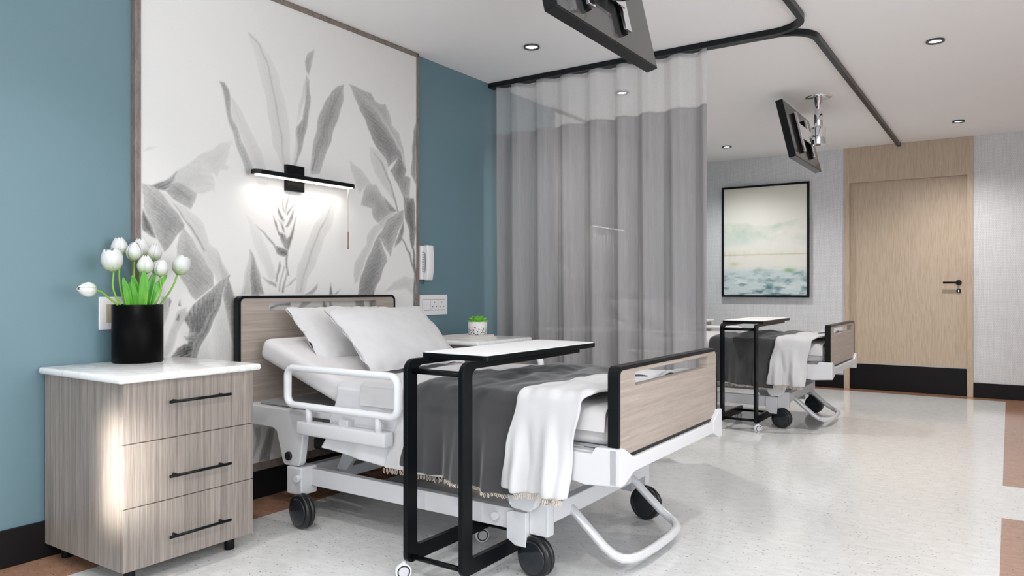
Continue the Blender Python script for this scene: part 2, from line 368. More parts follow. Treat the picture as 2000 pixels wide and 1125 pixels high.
for i, (a, b_, ax) in enumerate(((0.5, 4.1, 0), (-0.4, 2.8, 1))):
    w = MB(); n = 3 if ax == 0 else 4
    for k in range(n+1):
        p = a+(b_-a)*k/n
        if ax == 0: w.box(p-0.025, p+0.025, ROOM_Y0-0.09, ROOM_Y0-0.03, 0.5, 2.4)
        else: w.box(ROOM_X+0.03, ROOM_X+0.09, p-0.025, p+0.025, 0.5, 2.4)
    for z in (0.5, 2.36):
        if ax == 0: w.box(a, b_, ROOM_Y0-0.09, ROOM_Y0-0.03, z, z+0.04)
        else: w.box(ROOM_X+0.03, ROOM_X+0.09, a, b_, z, z+0.04)
    o = struct(w.build('window_%d' % (i+1), M['white_metal']))
w = MB()
for a, b_ in ((ROOM_Y0, ROOM_Y1),): w.box(0, 0.014, a, b_, 0, 0.150, 0.003)
struct(w.build('baseboard_left', M['black_base']))
w = MB(); w.box(0.014, 1.765, D-0.001, ROOM_Y1, 0, 0.150, 0.003).box(2.992, ROOM_X, D-0.001, ROOM_Y1, 0, 0.150, 0.003)
struct(w.build('baseboard_back', M['black_base']))

# the door with its full-height oak surround
dr = bpy.data.objects.new('door_1', None); COL.objects.link(dr); dr.location = (2.38, D, 0); struct(dr)
w = MB(); w.box(1.765, 1.822, D-0.004, 9.02, 0, 2.286, 0.002).box(2.938, 2.992, D-0.004, 9.02, 0, 2.286, 0.002).box(1.765, 2.992, D-0.004, 9.02, 2.286, CEIL-0.001, 0.002)
w.build('door_frame', M['oak'], dr)
MB().box(1.8225, 2.9375, 8.955, 8.995, 0.0005, 2.2855, 0.001).build('door_leaf', M['oak'], dr)
w = MB().box(1.8225, 2.9375, 8.950, 8.956, 0.0005, 0.283).build('kick_plate', M['black_base'], dr)
MB().box(1.8225, 2.9375, 8.946, 8.956, 0.283, 0.292, 0.002).build('kick_plate_edge', M['grey_metal'], dr)
h = MB(); h.cyl((2.862, 8.956, 1.176), (2.862, 8.946, 1.176), 0.027, 28, 0.002).cyl((2.862, 8.946, 1.176), (2.862, 8.90, 1.176), 0.010)
h.tube([(2.862, 8.902, 1.176), (2.84, 8.899, 1.176), (2.724, 8.899, 1.176)], 0.0105, 12)
hd = h.build('door_handle', M['black_satin'], dr)
h = MB(); h.cyl((2.862, 8.956, 1.089), (2.862, 8.946, 1.089), 0.022, 28, 0.002)
lk = h.build('lock_rosette', M['black_satin'], dr)
MB().box(2.8595, 2.8645, 8.944, 8.947, 1.079, 1.098).build('keyhole', M['chrome'], lk)

# ------------------------------------------------------------------ ceiling track and lights
def sweep(path, w, z0, z1):
    b = MB(); t = b.bm; rings = []
    for i, p in enumerate(path):
        a, c = path[max(i-1, 0)], path[min(i+1, len(path)-1)]
        d = Vector((c[0]-a[0], c[1]-a[1])).normalized(); n = Vector((-d.y, d.x))*w/2
        rings.append([t.verts.new((p[0]+n.x*s, p[1]+n.y*s, z)) for s, z in ((1, z1), (-1, z1), (-1, z0), (1, z0))])
    for A, B in zip(rings, rings[1:]):
        for k in range(4): t.faces.new((A[k], A[(k+1) % 4], B[(k+1) % 4], B[k]))
    t.faces.new(rings[0][::-1]); t.faces.new(rings[-1]); bmesh.ops.recalc_face_normals(t, faces=t.faces[:]); return b
TX, R = 2.315, 0.20
pa = [(0.0, 4.588), (TX-R, 4.588)]+[(TX-R+R*math.sin(a), 4.588-R+R*math.cos(a)) for a in np.linspace(0, math.pi/2, 12)[1:]]+[(TX, 0.9)]
pb = [(0.0, 4.626), (TX-R, 4.626)]+[(TX-R+R*math.sin(a), 4.626+R-R*math.cos(a)) for a in np.linspace(0, math.pi/2, 12)[1:]]+[(TX, ROOM_Y1-0.015)]
for path, lab, y in ((pa, 'black curved curtain rail on the ceiling bending towards the viewer', 4.588), (pb, 'black curved curtain rail on the ceiling bending back to the oak door', 4.626)):
    o = sweep(path, 0.034, 2.640, CEIL).build('curtain_rail', M['track'], origin=(0.0, y, CEIL)); tag(o, lab, 'curtain rail', 'curtain rails')
DL = ['recessed ceiling light above the wall between mural and curtain, nearest the blue wall', 'recessed ceiling light seen through the white curtain netting',
      'small recessed ceiling light above the framed landscape picture', 'recessed ceiling light at upper right, largest on the door side of the rail', 'small recessed ceiling light in front of the wallpaper right of the oak door',
      ]
def downlight(x, y, lab):
    r = empty('ceiling_light', (x, y, CEIL), lab, 'ceiling light', 'recessed ceiling lights')
    b = MB(); b.lathe([(0.038, 0.0), (0.052, 0.0), (0.053, -0.012), (0.047, -0.014), (0.042, -0.010), (0.038, -0.002)], 32, (x, y, CEIL))
    b.build('ring', M['ring'], r)
    MB().lathe([(0.0, -0.003), (0.039, -0.003), (0.039, -0.0005), (0, -0.0005)], 28, (x, y, CEIL)).build('diffuser', M['disc'], r)
for i, k in enumerate((1, 2, 3, 4, 5)): downlight(*DOWN[k], DL[i])

# ------------------------------------------------------------------ mural panel behind the near bed
MURAL = [
 (0.14, [2404,2442,2446,2429,2488,2391,2540,2347,2576,2297,2612,2203,2639,2128,2666,2021,2675,1918,2675,1828,2666,1760,2634,1752,2603,1795,2571,1857,2545,1955,2527,2068,2506,2150,2476,2244,2454,2317,2425,2387]),
 (0.16, [2303,2077,2331,2055,2372,2008,2413,1945,2454,1881,2493,1816,2523,1748,2527,1716,2446,1705,2417,1797,2380,1855,2347,1919,2315,1983,2307,2023]),
 (0.36, [2237,2145,2272,2142,2292,2109,2303,2022,2311,1982,2343,1918,2372,1853,2413,1796,2446,1705,2394,1698,2363,1782,2331,1861,2299,1931,2280,1996,2268,2063,2253,2114]),
 (0.2, [2462,1667,2522,1674,2543,1609,2575,1564,2609,1519,2634,1473,2626,1445,2592,1511,2551,1555,2514,1585,2494,1624]),
 (0.3, [2843,2465,2838,2417,2823,2359,2799,2307,2784,2327,2780,2379,2799,2422]),
 (0.17, [2780,2280,2781,2181,2760,2100,2722,2017,2720,2047,2741,2142,2760,2222]),
 (0.36, [2787,2304,2809,2279,2818,2189,2804,2078,2784,1982,2760,1902,2741,1838,2722,1790,2685,1755,2722,1835,2720,1964,2722,2002,2760,2054,2780,2119,2780,2211]),
 (0.16, [2718,1986,2724,1866,2713,1789,2685,1755,2699,1832]),
 (0.38, [3071,2320,3065,2242,3039,2140,3001,2069,2970,1968,2939,1899,2908,1840,2888,1763,2823,1754,2823,1858,2843,1954,2868,2044,2888,2118,2939,2199,2970,2253,3023,2297]),
 (0.3, [3108,2328,3219,2320,3292,2313,3324,2271,3367,2268,3422,2276,3456,2213,3484,2148,3553,2105,3582,2022,3605,1938,3615,1883,3570,1980,3512,2050,3456,2119,3389,2177,3324,2225,3240,2268]),
 (0.48, [3108,2328,3168,2305,3240,2268,3324,2225,3389,2177,3456,2119,3512,2050,3570,1980,3615,1883,3594,1848,3564,1780,3524,1791,3467,1855,3535,1955,3445,1879,3433,1905,3400,1947,3367,1972,3340,1991,3292,2059,3250,2127,3194,2199,3148,2278]),
 (0.4, [3524,1799,3594,1848,3653,1831,3647,1709,3594,1688,3547,1762]),
 (0.2, [3277,1981,3346,1977,3400,1947,3433,1889,3450,1829,3478,1739,3501,1678,3433,1726,3378,1766,3324,1828,3292,1900]),
 (0.28, [3113,1874,3168,1845,3240,1810,3292,1763,3357,1717,3411,1669,3445,1626,3535,1607,3490,1591,3467,1534,3389,1489,3346,1525,3314,1564,3303,1601,3261,1609,3219,1624,3230,1658,3225,1703,3271,1746,3194,1692,3163,1733,3143,1797]),
 (0.45, [3714,2214,3689,2145,3671,2020,3665,1857,3701,1805,3716,1815]),
 (0.33, [3226,1697,3269,1749,3335,1757,3380,1706,3414,1662,3460,1593,3380,1539,3346,1520,3313,1549,3302,1603,3258,1611,3210,1618]),
 (0.45, [3402,1693,3448,1657,3525,1611,3460,1598,3425,1639]),
 (0.25, [3507,1602,3437,1563,3380,1515,3313,1494,3263,1435,3252,1380,3204,1316,3152,1268,3152,1199,3157,1130,3183,1153,3204,1200,3258,1302,3313,1399,3380,1491,3437,1543]),
 (0.45, [3591,1617,3585,1555,3543,1485,3495,1393,3466,1314,3425,1365,3374,1418,3425,1316,3431,1280,3391,1211,3346,1131,3313,1059,3183,1060,3204,1184,3258,1279,3313,1375,3380,1467,3437,1535,3507,1589]),
 (0.55, [3585,1546,3597,1481,3561,1412,3507,1369,3507,1401,3549,1469]),
 (0.62, [3585,1704,3690,1706,3709,1522,3693,1394,3669,1376,3653,1459,3603,1564]),
 (0.2, [2980,1633,3010,1629,3000,1538,2961,1446,2913,1385,2885,1310,2847,1229,2801,1171,2765,1078,2712,1078,2721,1177,2730,1247,2765,1305,2792,1356,2810,1415,2847,1468,2885,1514,2922,1583]),
 (0.13, [2392,1494,2438,1451,2494,1375,2534,1309,2567,1229,2580,1161,2551,1147,2510,1200,2462,1293,2423,1390]),
 (0.5, [2622,1621,2634,1577,2643,1515,2626,1535]),
 (0.5, [2668,1629,2664,1573,2644,1515,2647,1571]),
 (0.55, [2725,1593,2690,1547,2651,1502,2656,1527]),
 (0.6, [2596,1553,2622,1500,2634,1473,2609,1485,2596,1518]),
 (0.5, [2708,1549,2699,1492,2660,1447,2643,1446,2668,1483]),
 (0.62, [2559,1501,2584,1462,2600,1415,2634,1397,2634,1369,2600,1395,2580,1441]),
 (0.65, [2721,1501,2699,1450,2694,1387,2660,1315,2638,1328,2643,1363,2677,1399,2690,1449]),
 (0.6, [2592,1484,2634,1438,2643,1411,2622,1431]),
 (0.5, [2622,1410,2651,1398,2660,1350,2651,1314,2634,1328,2609,1375]),
 (0.6, [2450,1442,2494,1415,2543,1378,2575,1335,2617,1327,2656,1315,2656,1280,2626,1279,2592,1298,2567,1331,2534,1370,2486,1408]),
 (0.6, [2638,1286,2656,1287,2662,1231,2668,1176,2660,1176,2650,1224]),
 (0.45, [2609,1257,2614,1230,2589,1181,2590,1140,2577,1140,2579,1188]),
 (0.35, [2634,1231,2641,1224,2617,1161,2613,1092,2602,1092,2607,1161]),
 (0.4, [2660,1217,2668,1211,2644,1148,2634,1085,2622,1085,2631,1147]),
 (0.35, [2494,1173,2551,1143,2588,1126,2584,1111,2543,1126]),
 (0.3, [2714,1169,2719,1162,2677,1130,2643,1120,2673,1144]),
 (0.22, [2421,1311,2423,1079,2392,1079,2373,1079,2400,1211]),
 (0.45, [2421,1311,2450,1252,2478,1186,2504,1079,2423,1079]),
 (0.33, [2870,1135,2866,1106,2829,1077,2779,1078,2829,1106]),
 (0.55, [2966,1140,2987,1077,2956,1077]),
 (0.4, [3045,1103,3020,1076,2998,1077]),
 (0.65, [2547,1011,2677,1036,2677,1019,2592,1013,2547,998]),
 (0.55, [2908,1044,2946,988,2900,989]),
 (0.5, [2956,1043,3000,987,2956,988]),
 (0.45, [3162,1041,3226,1037,3252,982,3173,983]),
 (0.33, [2716,986,2783,1045,2838,1045,2756,985]),
 (0.22, [3414,1091,3495,1148,3591,1186,3680,1179,3680,1065,3603,1107,3519,1099]),
 (0.5, [3549,1461,3562,1464,3653,1342,3707,1217,3697,1204,3638,1335]),
 (0.62, [3644,1467,3661,1468,3703,1327,3716,1209,3713,972,3680,972,3688,1208,3678,1326]),
 (0.27, [1893,1580,1952,1613,2017,1662,2056,1694,2125,1748,2151,1720,2193,1680,2211,1618,2214,1575,2202,1595,2149,1573,2116,1572,2102,1520,2087,1487,2056,1500,2017,1522,1979,1544,1952,1559,1925,1564]),
 (0.22, [2125,1748,2196,1799,2245,1832,2314,1854,2288,1787,2273,1729,2295,1721,2288,1701,2245,1703,2223,1663,2193,1680,2151,1720]),
 (0.5, [1885,1577,1952,1613,2017,1662,1995,1623,1952,1562,1920,1563]),
 (0.36, [1979,1606,2023,1608,2079,1581,2116,1572,2102,1520,2087,1487,2056,1500,2017,1522,1979,1544,1957,1560]),
 (0.58, [1846,1470,1867,1437,1893,1389,1912,1335,1883,1343,1846,1371]),
 (0.16, [1852,1730,1872,1758,1912,1767,1893,1751]),
 (0.22, [1925,1559,1973,1544,2017,1512,2056,1495,2102,1467,2157,1419,2166,1360,2178,1329,2220,1304,2245,1269,2276,1213,2295,1175,2245,1119,2184,1205,2149,1266,2125,1315,2090,1366,2051,1432,2006,1485,1957,1527]),
 (0.42, [1846,1585,1893,1580,1925,1559,1957,1527,1995,1489,2028,1451,2048,1416,2048,1395,2000,1335,1946,1281,1920,1330,1904,1370,1885,1404,1867,1447,1846,1485]),
 (0.4, [2045,1396,2095,1351,2143,1272,2198,1180,2212,1123,2177,1104,2109,1049,2069,1092,2029,1171,2010,1255,2013,1304]),
 (0.25, [2219,1314,2248,1251,2284,1169,2255,1143,2234,1219]),
 (0.16, [2198,903,2212,741,2102,750,2143,831]),
 (0.24, [2255,1047,2284,963,2314,859,2332,731,2212,741,2198,903,2227,984]),
 (0.46, [2284,1162,2314,1105,2340,1040,2345,942,2338,845,2321,794,2299,911,2270,1008,2259,1066,2270,1117]),
 (0.22, [2420,1313,2424,1065,2360,1065,2381,1170]),
 (0.46, [2420,1313,2436,1264,2471,1172,2475,1065,2424,1065]),
 (0.3, [1937,1069,1984,1056,1971,997,1946,926,1935,820]),
 (0.28, [1937,808,1978,913,2010,996,2062,1019,2069,982,2036,934,2010,863,1959,776]),
 (0.65, [2295,1179,2277,1149,2259,1092,2234,1003,2184,903,2129,819,2102,759,2049,763,2075,859,2075,908,2049,958,2069,988,2102,1030,2156,1079,2212,1117]),
 (0.5, [2295,1179,2277,1149,2259,1092,2234,1003,2184,903,2129,819,2102,759,2075,761,2115,882,2170,954,2227,1047]),
 (0.72, [1978,1056,1990,1044,1975,1021]),
 (0.72, [2029,1056,2032,1025,2019,1026]),
 (0.7, [2013,978,2026,983,2019,953,2006,954]),
 (0.7, [1978,775,2010,827,2055,842,2095,821,2075,761]),
 (0.5, [2049,873,2102,876,2136,887,2109,845,2062,857]),
 (0.2, [2055,891,2115,900,2115,882,2069,875]),
 (0.45, [2474,191,2496,281,2534,369,2580,355,2549,271,2542,191]),
 (0.3, [2438,217,2452,319,2445,382,2489,382,2474,285]),
 (0.3, [2413,2434,2418,2435,2485,2383,2537,2280,2581,2108,2617,1953,2640,1756,2632,1755,2610,1952,2574,2106,2530,2279,2478,2379]),
 (0.55, [3071,2316,3007,2206,2924,2023,2863,1888,2840,1776,2830,1774,2856,1890,2916,2025,2999,2206]),
 (0.1, [3330,2225,3395,2179,3464,2120,3520,2052,3578,1982,3621,1883,3610,1882,3561,1977,3504,2047,3448,2116,3384,2172]),
 (0.45, [3314,1953,3395,1899,3461,1799,3518,1672,3547,1604,3535,1603,3504,1671,3448,1796,3385,1895]),
 (0.08, [1925,1561,1962,1532,2000,1495,2037,1451,2068,1407,2108,1357,2154,1301,2178,1267,2166,1266,2143,1300,2099,1354,2059,1404,2028,1446,1992,1486,1957,1524]),
 (0.6, [2000,1510,2039,1462,2079,1408,2119,1358,2160,1290,2156,1290,2115,1355,2074,1405,2035,1459]),
 (0.1, [3513,1596,3446,1548,3386,1491,3326,1400,3269,1303,3217,1200,3197,1138,3186,1137,3204,1203,3256,1306,3313,1403,3373,1494,3435,1551]),
 (0.3, [2990,1619,2909,1469,2853,1373,2808,1263,2762,1147,2745,1085,2738,1085,2754,1149,2799,1265,2845,1375,2901,1472]),
]
def mural_mesh(y0, y1, z0, z1, step=0.0042):
    ny, nz = int((y1-y0)/step)+1, int((z1-z0)/step)+1
    Y, Z = np.meshgrid(np.linspace(y0, y1, ny), np.linspace(z0, z1, nz), indexing='ij')
    rng = np.random.default_rng(7); fine = rng.normal(0, 1, Y.shape); fine = np.clip((fine+np.roll(fine, 1, 0)+np.roll(fine, 1, 1)+np.roll(np.roll(fine, 1, 0), 1, 1))/2, -1.6, 1.6)*0.6; paper = np.full(Y.shape, 1.0)
    def wob(y, z):
        return 0.006*np.sin(y*41+z*17)+0.004*np.sin(z*63-y*29+1.3)
    Yw = Y+wob(Z, Y)*0.5; Zw = Z+wob(Y, Z)*0.5
    for tone, q in MURAL:
        P = np.array(q, float).reshape(-1, 2)/1000.0; mn, mx = P.min(0)-0.03, P.max(0)+0.03
        i0, i1 = np.searchsorted(Y[:, 0], [mn[0], mx[0]]); j0, j1 = np.searchsorted(Z[0], [mn[1], mx[1]])
        if i1-i0 < 2 or j1-j0 < 2: continue
        y, z = Yw[i0:i1, j0:j1], Zw[i0:i1, j0:j1]; ins = np.zeros(y.shape, bool); dist = np.full(y.shape, 9.0)
        for (ay, az), (by, bz) in zip(P, np.roll(P, -1, 0)):
            c = (az > z) != (bz > z)
            with np.errstate(divide='ignore', invalid='ignore'): xi = ay+(z-az)*(by-ay)/(bz-az if bz != az else 1e-9)
            ins ^= c & (y < xi)
            vx, vz = by-ay, bz-az; L = vx*vx+vz*vz+1e-12
            t = np.clip(((y-ay)*vx+(z-az)*vz)/L, 0, 1); dist = np.minimum(dist, np.hypot(y-ay-t*vx, z-az-t*vz))
        sd = np.where(ins, dist, -dist); a = np.clip(sd/0.012+0.5, 0, 1); a = a*a*(3-2*a)
        c = P-P.mean(0); w_, vec = np.linalg.eigh(c.T@c); ax = vec[:, 1]; ax = ax if ax[1] > 0 else -ax
        u = (y-P[:, 0].mean())*ax[0]+(z-P[:, 1].mean())*ax[1]; v = -(y-P[:, 0].mean())*ax[1]+(z-P[:, 1].mean())*ax[0]
        size = np.ptp(c@ax)+1e-6; wide = np.sqrt(w_[0]/len(P))
        h = v*math.cos(0.5)+u*math.sin(0.5)*np.sign(rng.uniform(-1, 1)) if wide > 0.05 else v
        n = np.zeros(y.shape)
        for k in range(9):
            f = rng.uniform(180, 640); n += np.sin(h*f+rng.uniform(0, 6.28)+2.5*np.sin(u*rng.uniform(8, 30)+rng.uniform(0, 6)))/3.0
        lo, hi = (1.25, 0.75) if rng.random() < 0.5 else (0.8, 1.2)
        g = lo+(hi-lo)*np.clip(u/size+0.5, 0, 1)
        cl = 0.5*np.sin(u*9+rng.uniform(0, 6))*np.sin(v*14+rng.uniform(0, 6))
        inn = np.clip(dist/max(0.02, wide*0.9), 0, 1)
        mot = fine[i0:i1, j0:j1]
        tn = np.clip(1.12*tone*(0.62*g+0.34*inn+0.085*n+0.20*cl+0.09*mot)+0.07*np.exp(-np.maximum(dist, 0)/0.005)*min(1, tone*2.2), 0.01, 0.93)
        blk = paper[i0:i1, j0:j1]; keep = 0.55 if tone < 0.3 else 0.85
        paper[i0:i1, j0:j1] = blk*(1-a)+a*(blk*(1-keep)+(1-keep)*0+(1-tn)*keep)
    g = paper**1.75*0.77
    col = np.stack([g*1.0, g*0.978, g*0.955, np.ones_like(g)], -1).reshape(-1, 4).astype(np.float32)
    me = bpy.data.meshes.new('mural'); N = ny*nz
    co = np.stack([np.zeros(N), Y.ravel(), Z.ravel()], 1)
    ii, jj = np.meshgrid(np.arange(ny-1), np.arange(nz-1), indexing='ij'); a0 = (ii*nz+jj).ravel()
    F = np.stack([a0, a0+nz, a0+nz+1, a0+1], 1)
    return me, co, F, col
def fill_mesh(me, co, F, col, m):
    me.vertices.add(len(co)); me.vertices.foreach_set('co', co.astype(np.float32).ravel())
    me.loops.add(F.size); me.loops.foreach_set('vertex_index', F.astype(np.int32).ravel())
    me.polygons.add(len(F)); me.polygons.foreach_set('loop_start', np.arange(0, F.size, 4, dtype=np.int32)); me.polygons.foreach_set('loop_total', np.full(len(F), 4, np.int32))
    me.update(calc_edges=True)
    a = me.color_attributes.new('ink', 'FLOAT_COLOR', 'POINT'); a.data.foreach_set('color', col.ravel()); me.materials.append(m)
PY0, PY1, PZ0 = 1.808, 3.733, 0.152
pr = empty('wall_panel', (0.0, 2.77, PZ0), 'tall wall panel printed with grey banana leaves behind the near bed', 'wall panel', 'leaf print wall panels')
MB().box(0.002, 0.027, PY0+0.01, PY1-0.01, PZ0+0.005, CEIL-0.006).build('backing_board', M['plaster'], pr)
b = MB(); b.box(0.001, 0.036, PY0, PY0+0.027, PZ0, CEIL-0.001, 0.002).box(0.001, 0.036, PY1-0.021, PY1, PZ0, CEIL-0.001, 0.002).box(0.001, 0.036, PY0, PY1, CEIL-0.030, CEIL-0.001, 0.002).box(0.001, 0.036, PY0, PY1, PZ0, PZ0+0.042, 0.002)
b.build('frame', M['frame_taupe'], pr)
me, co, F, col = mural_mesh(PY0+0.026, PY1-0.020, PZ0+0.041, CEIL-0.029)
co = co-np.array([0, 2.77, PZ0]); fill_mesh(me, co, F, col, M['mural'])
mo = bpy.data.objects.new('mural', me); COL.objects.link(mo); mo.parent = pr; mo.location = (0.030, 0, 0)

# wall lamp on the mural
wl = empty('wall_lamp', (0.036, 2.69, 1.71), 'black wall lamp with a glowing bar and pull cord on the mural', 'wall lamp', 'bar wall lamps')
MB().box(0.0305, 0.052, 2.634, 2.757, 1.640, 1.782, 0.002).build('wall_plate', M['black_satin'], wl)
ch = 0.028
def barpoly(i): return [(0.075+i, 2.378+ch), (0.075+ch*0.6, 2.378+i), (0.138-ch*0.6, 2.378+i), (0.138-i, 2.378+ch), (0.138-i, 3.072-ch), (0.138-ch*0.6, 3.072-i), (0.075+ch*0.6, 3.072-i), (0.075+i, 3.072-ch)]
b = MB(); b.prism(barpoly(0), 2, 1.694, 1.716, 0.0015, hole=None); b.box(0.050, 0.085, 2.66, 2.73, 1.696, 1.714)
b.build('lamp_bar', M['black_satin'], wl)
MB().box(0.090, 0.124, 2.400, 3.050, 1.6895, 1.6945).build('light_strip', M['led'], wl)
b = MB()
for k in range(48):
    z = 1.690-0.0053*k; b.tube([(0.107, 3.030, z+0.0022), (0.107, 3.030, z-0.0022)], [0.0016, 0.0016], 6)
b.tube([(0.107, 3.030, 1.692), (0.107, 3.030, 1.44)], 0.0009, 6)
cp = b.build('pull_cord', M['chain'], wl)
MB().cyl((0.107, 3.030, 1.438), (0.107, 3.030, 1.338), 0.0042, 12, 0.001).build('pull_handle', M['bronze'], wl)

# wall phone and switch plates
ph = empty('wall_phone', (0.0, 3.81, 1.16), 'white corded telephone mounted on the blue wall above the switches', 'telephone')
MB().box(0.0, 0.030, 3.756, 3.822, 1.168, 1.398, 0.008, 3).build('base', M['plastic'], ph)
hs = []
b = MB()
prof = [(0.040, 1.405), (0.040, 1.33), (0.046, 1.28), (0.040, 1.22), (0.036, 1.162)]
poly = [(0.030, 1.400), (0.060, 1.402), (0.066, 1.39), (0.070, 1.33), (0.072, 1.28), (0.068, 1.22), (0.060, 1.172), (0.054, 1.163), (0.030, 1.165), (0.028, 1.205), (0.044, 1.225), (0.048, 1.28), (0.044, 1.34), (0.029, 1.36)]
b.prism(poly, 1, 3.786, 3.850, 0.006, 3, True); b.build('handset', M['plastic'], ph)
b = MB()
for k in range(9): b.box(0.029, 0.0315, 3.772, 3.786, 1.22+k*0.016, 1.227+k*0.016)
b.build('keypad', M['groove'], ph)
cpts = [(0.020+0.006*math.cos(t*3), 3.80+0.006*math.sin(t*3)-0.0025*t, 1.168-0.006*t) for t in np.linspace(0, 5, 40)]
MB().tube(cpts, 0.0016, 6).build('cord', M['dark_line'], ph)
def plate(y0, y1, z0, z1): return MB().box(0.0, 0.008, y0, y1, z0, z1, 0.0015)
sp_ = empty('switch_plate', (0, 3.92, 1.0), 'white triple switch and socket plate on the blue wall beside the curtain', 'switch plate')
plate(3.776, 4.066, 0.928, 1.066).build('cover_plate', M['plastic'], sp_)
MB().box(0.0076, 0.0086, 3.800, 4.040, 0.960, 1.036).build('module_gap', M['groove'], sp_)
for i, (a, b_) in enumerate(((3.803, 3.882), (3.886, 3.960), (3.964, 4.037))):
    o = MB().box(0.0082, 0.0115, a, b_, 0.963, 1.033, 0.001).build('rocker_switch' if i == 0 else 'socket_module', M['plastic'], sp_)
    if i:
        c = (a+b_)/2
        for dy, z in ((0, 1.015), (-0.019, 0.985), (0.019, 0.985)): MB().cyl((0.0110, c+dy, z), (0.0122, c+dy, z), 0.0045, 10).build('socket_hole', M['dark_line'], o)
sw = empty('switch_plate', (0, 1.75, 1.0), 'square white switch plate with one beige rocker partly behind the black vase', 'switch plate')
plate(1.664, 1.80, 0.926, 1.069).build('cover_plate', M['plastic'], sw)
MB().box(0.0078, 0.011, 1.693, 1.770, 0.957, 1.038, 0.001).build('rocker_switch', M['beige_switch'], sw)
so = empty('wall_socket', (1.66, ROOM_Y1, 0.22), 'small white wall socket near the floor left of the oak door', 'socket')
MB().box(1.60, 1.757, ROOM_Y1-0.010, ROOM_Y1, 0.168, 0.278, 0.001).build('cover_plate', M['plastic'], so)
for x in (1.715, 1.735): MB().cyl((x, ROOM_Y1-0.011, 0.225), (x, ROOM_Y1-0.009, 0.225), 0.006, 10).build('socket_hole', M['dark_line'], so)

# ------------------------------------------------------------------ the framed landscape on the back wall
pf = empty('framed_picture', (0.9, ROOM_Y1, 1.015), 'black framed misty green landscape print left of the oak door', 'picture')
PX0, PX1, QZ0, QZ1, PF = 0.396, 1.404, 1.014, 2.342, 8.875
MB().box(PX0+0.01, PX1-0.01, PF+0.012, ROOM_Y1, QZ0+0.01, QZ1-0.01).build('backing_board', M['dark_line'], pf)
b = MB(); t_ = 0.024
b.box(PX0, PX0+t_, PF, PF+0.03, QZ0, QZ1, 0.002).box(PX1-t_, PX1, PF, PF+0.03, QZ0, QZ1, 0.002).box(PX0+t_, PX1-t_, PF, PF+0.03, QZ1-t_, QZ1, 0.002).box(PX0+t_, PX1-t_, PF, PF+0.03, QZ0, QZ0+t_, 0.002)
b.build('frame', M['black_satin'], pf)
nx, nz = 150, 210
X_g, Z_g = np.meshgrid(np.linspace(0, 1, nx), np.linspace(0, 1, nz), indexing='ij')
def vn(x, y, s, seed, octv=4):
    rng = np.random.default_rng(seed); out = np.zeros_like(x); amp = 1.0; tot = 0
    for o in range(octv):
        g = rng.random((96, 96)); a, c = (x*s[0]*2**o) % 95, (y*s[1]*2**o) % 95
        i, j = a.astype(int), c.astype(int); fx, fy = a-i, c-j; fx, fy = fx*fx*(3-2*fx), fy*fy*(3-2*fy)
        out += amp*(g[i, j]*(1-fx)*(1-fy)+g[i+1, j]*fx*(1-fy)+g[i, j+1]*(1-fx)*fy+g[i+1, j+1]*fx*fy); tot += amp; amp *= 0.55
    return out/tot
def S(a, b_, x): t = np.clip((x-a)/(b_-a), 0, 1); return t*t*(3-2*t)
def mix3(c, k, a): return c*(1-a[..., None])+np.array(k)*a[..., None]
c = np.ones(X_g.shape+(3,))*np.array([0.80, 0.79, 0.70])
c = mix3(c, (0.88, 0.875, 0.81), S(0.95, 0.72, Z_g))
n1 = vn(X_g, Z_g, (4, 7), 1); n2 = vn(X_g, Z_g, (9, 30), 2); n3 = vn(X_g, Z_g, (5, 34), 5)
ridge = 0.665+0.05*(vn(X_g, X_g*0, (3.3, 1), 3)-0.5)*2+0.03*np.sin(X_g*7+1)
hill = S(ridge+0.015, ridge-0.02, Z_g)*S(0.48, 0.58, Z_g)
c = mix3(c, (0.46, 0.62, 0.50), hill*np.clip(n1*2.0-0.55, 0, 1)*0.85)
c = mix3(c, (0.60, 0.72, 0.66), S(0.62, 0.52, Z_g)*S(0.42, 0.5, Z_g)*np.clip(n1*2-0.7, 0, 1)*0.8)
c = mix3(c, (0.86, 0.85, 0.78), S(0.44, 0.38, Z_g)*0.8)
c = mix3(c, (0.55, 0.48, 0.28), np.exp(-((Z_g-0.375)/0.006)**2)*(0.35+0.5*n1))
c = mix3(c, (0.62, 0.57, 0.36), np.exp(-((Z_g-0.385)/0.03)**2)*np.clip(vn(X_g, Z_g, (14, 3), 8)*3-1.75, 0, 1)*0.8)
c = mix3(c, (0.60, 0.62, 0.35), np.exp(-((Z_g-0.29)/0.02)**2-((X_g-0.13)/0.06)**2)*0.7)
sea = S(0.27, 0.20, Z_g+0.05*(n1-0.5))
c = mix3(c, (0.63, 0.74, 0.76), sea*0.9); c = mix3(c, (0.06, 0.20, 0.24), sea*np.clip(n2*3.4-1.5, 0, 1)*(0.6+0.4*S(0.2, 0.0, Z_g)))
c = mix3(c, (0.86, 0.90, 0.90), sea*np.clip(n3*3-1.75, 0, 1)*0.9)
c = mix3(c, (0.30, 0.50, 0.25), np.exp(-((Z_g-0.225)/0.018)**2-((X_g-0.80)/0.07)**2)*0.85)
col = np.concatenate([c, np.ones(X_g.shape+(1,))], -1).reshape(-1, 4).astype(np.float32)
co = np.stack([PX0+t_+X_g.ravel()*(PX1-PX0-2*t_)-0.9, np.full(nx*nz, 0.0), QZ0+t_+Z_g.ravel()*(QZ1-QZ0-2*t_)-1.015], 1)
ii, jj = np.meshgrid(np.arange(nx-1), np.arange(nz-1), indexing='ij'); a0 = (ii*nz+jj).ravel()
me = bpy.data.meshes.new('print'); fill_mesh(me, co, np.stack([a0, a0+nz, a0+nz+1, a0+1], 1), col, M['art'])
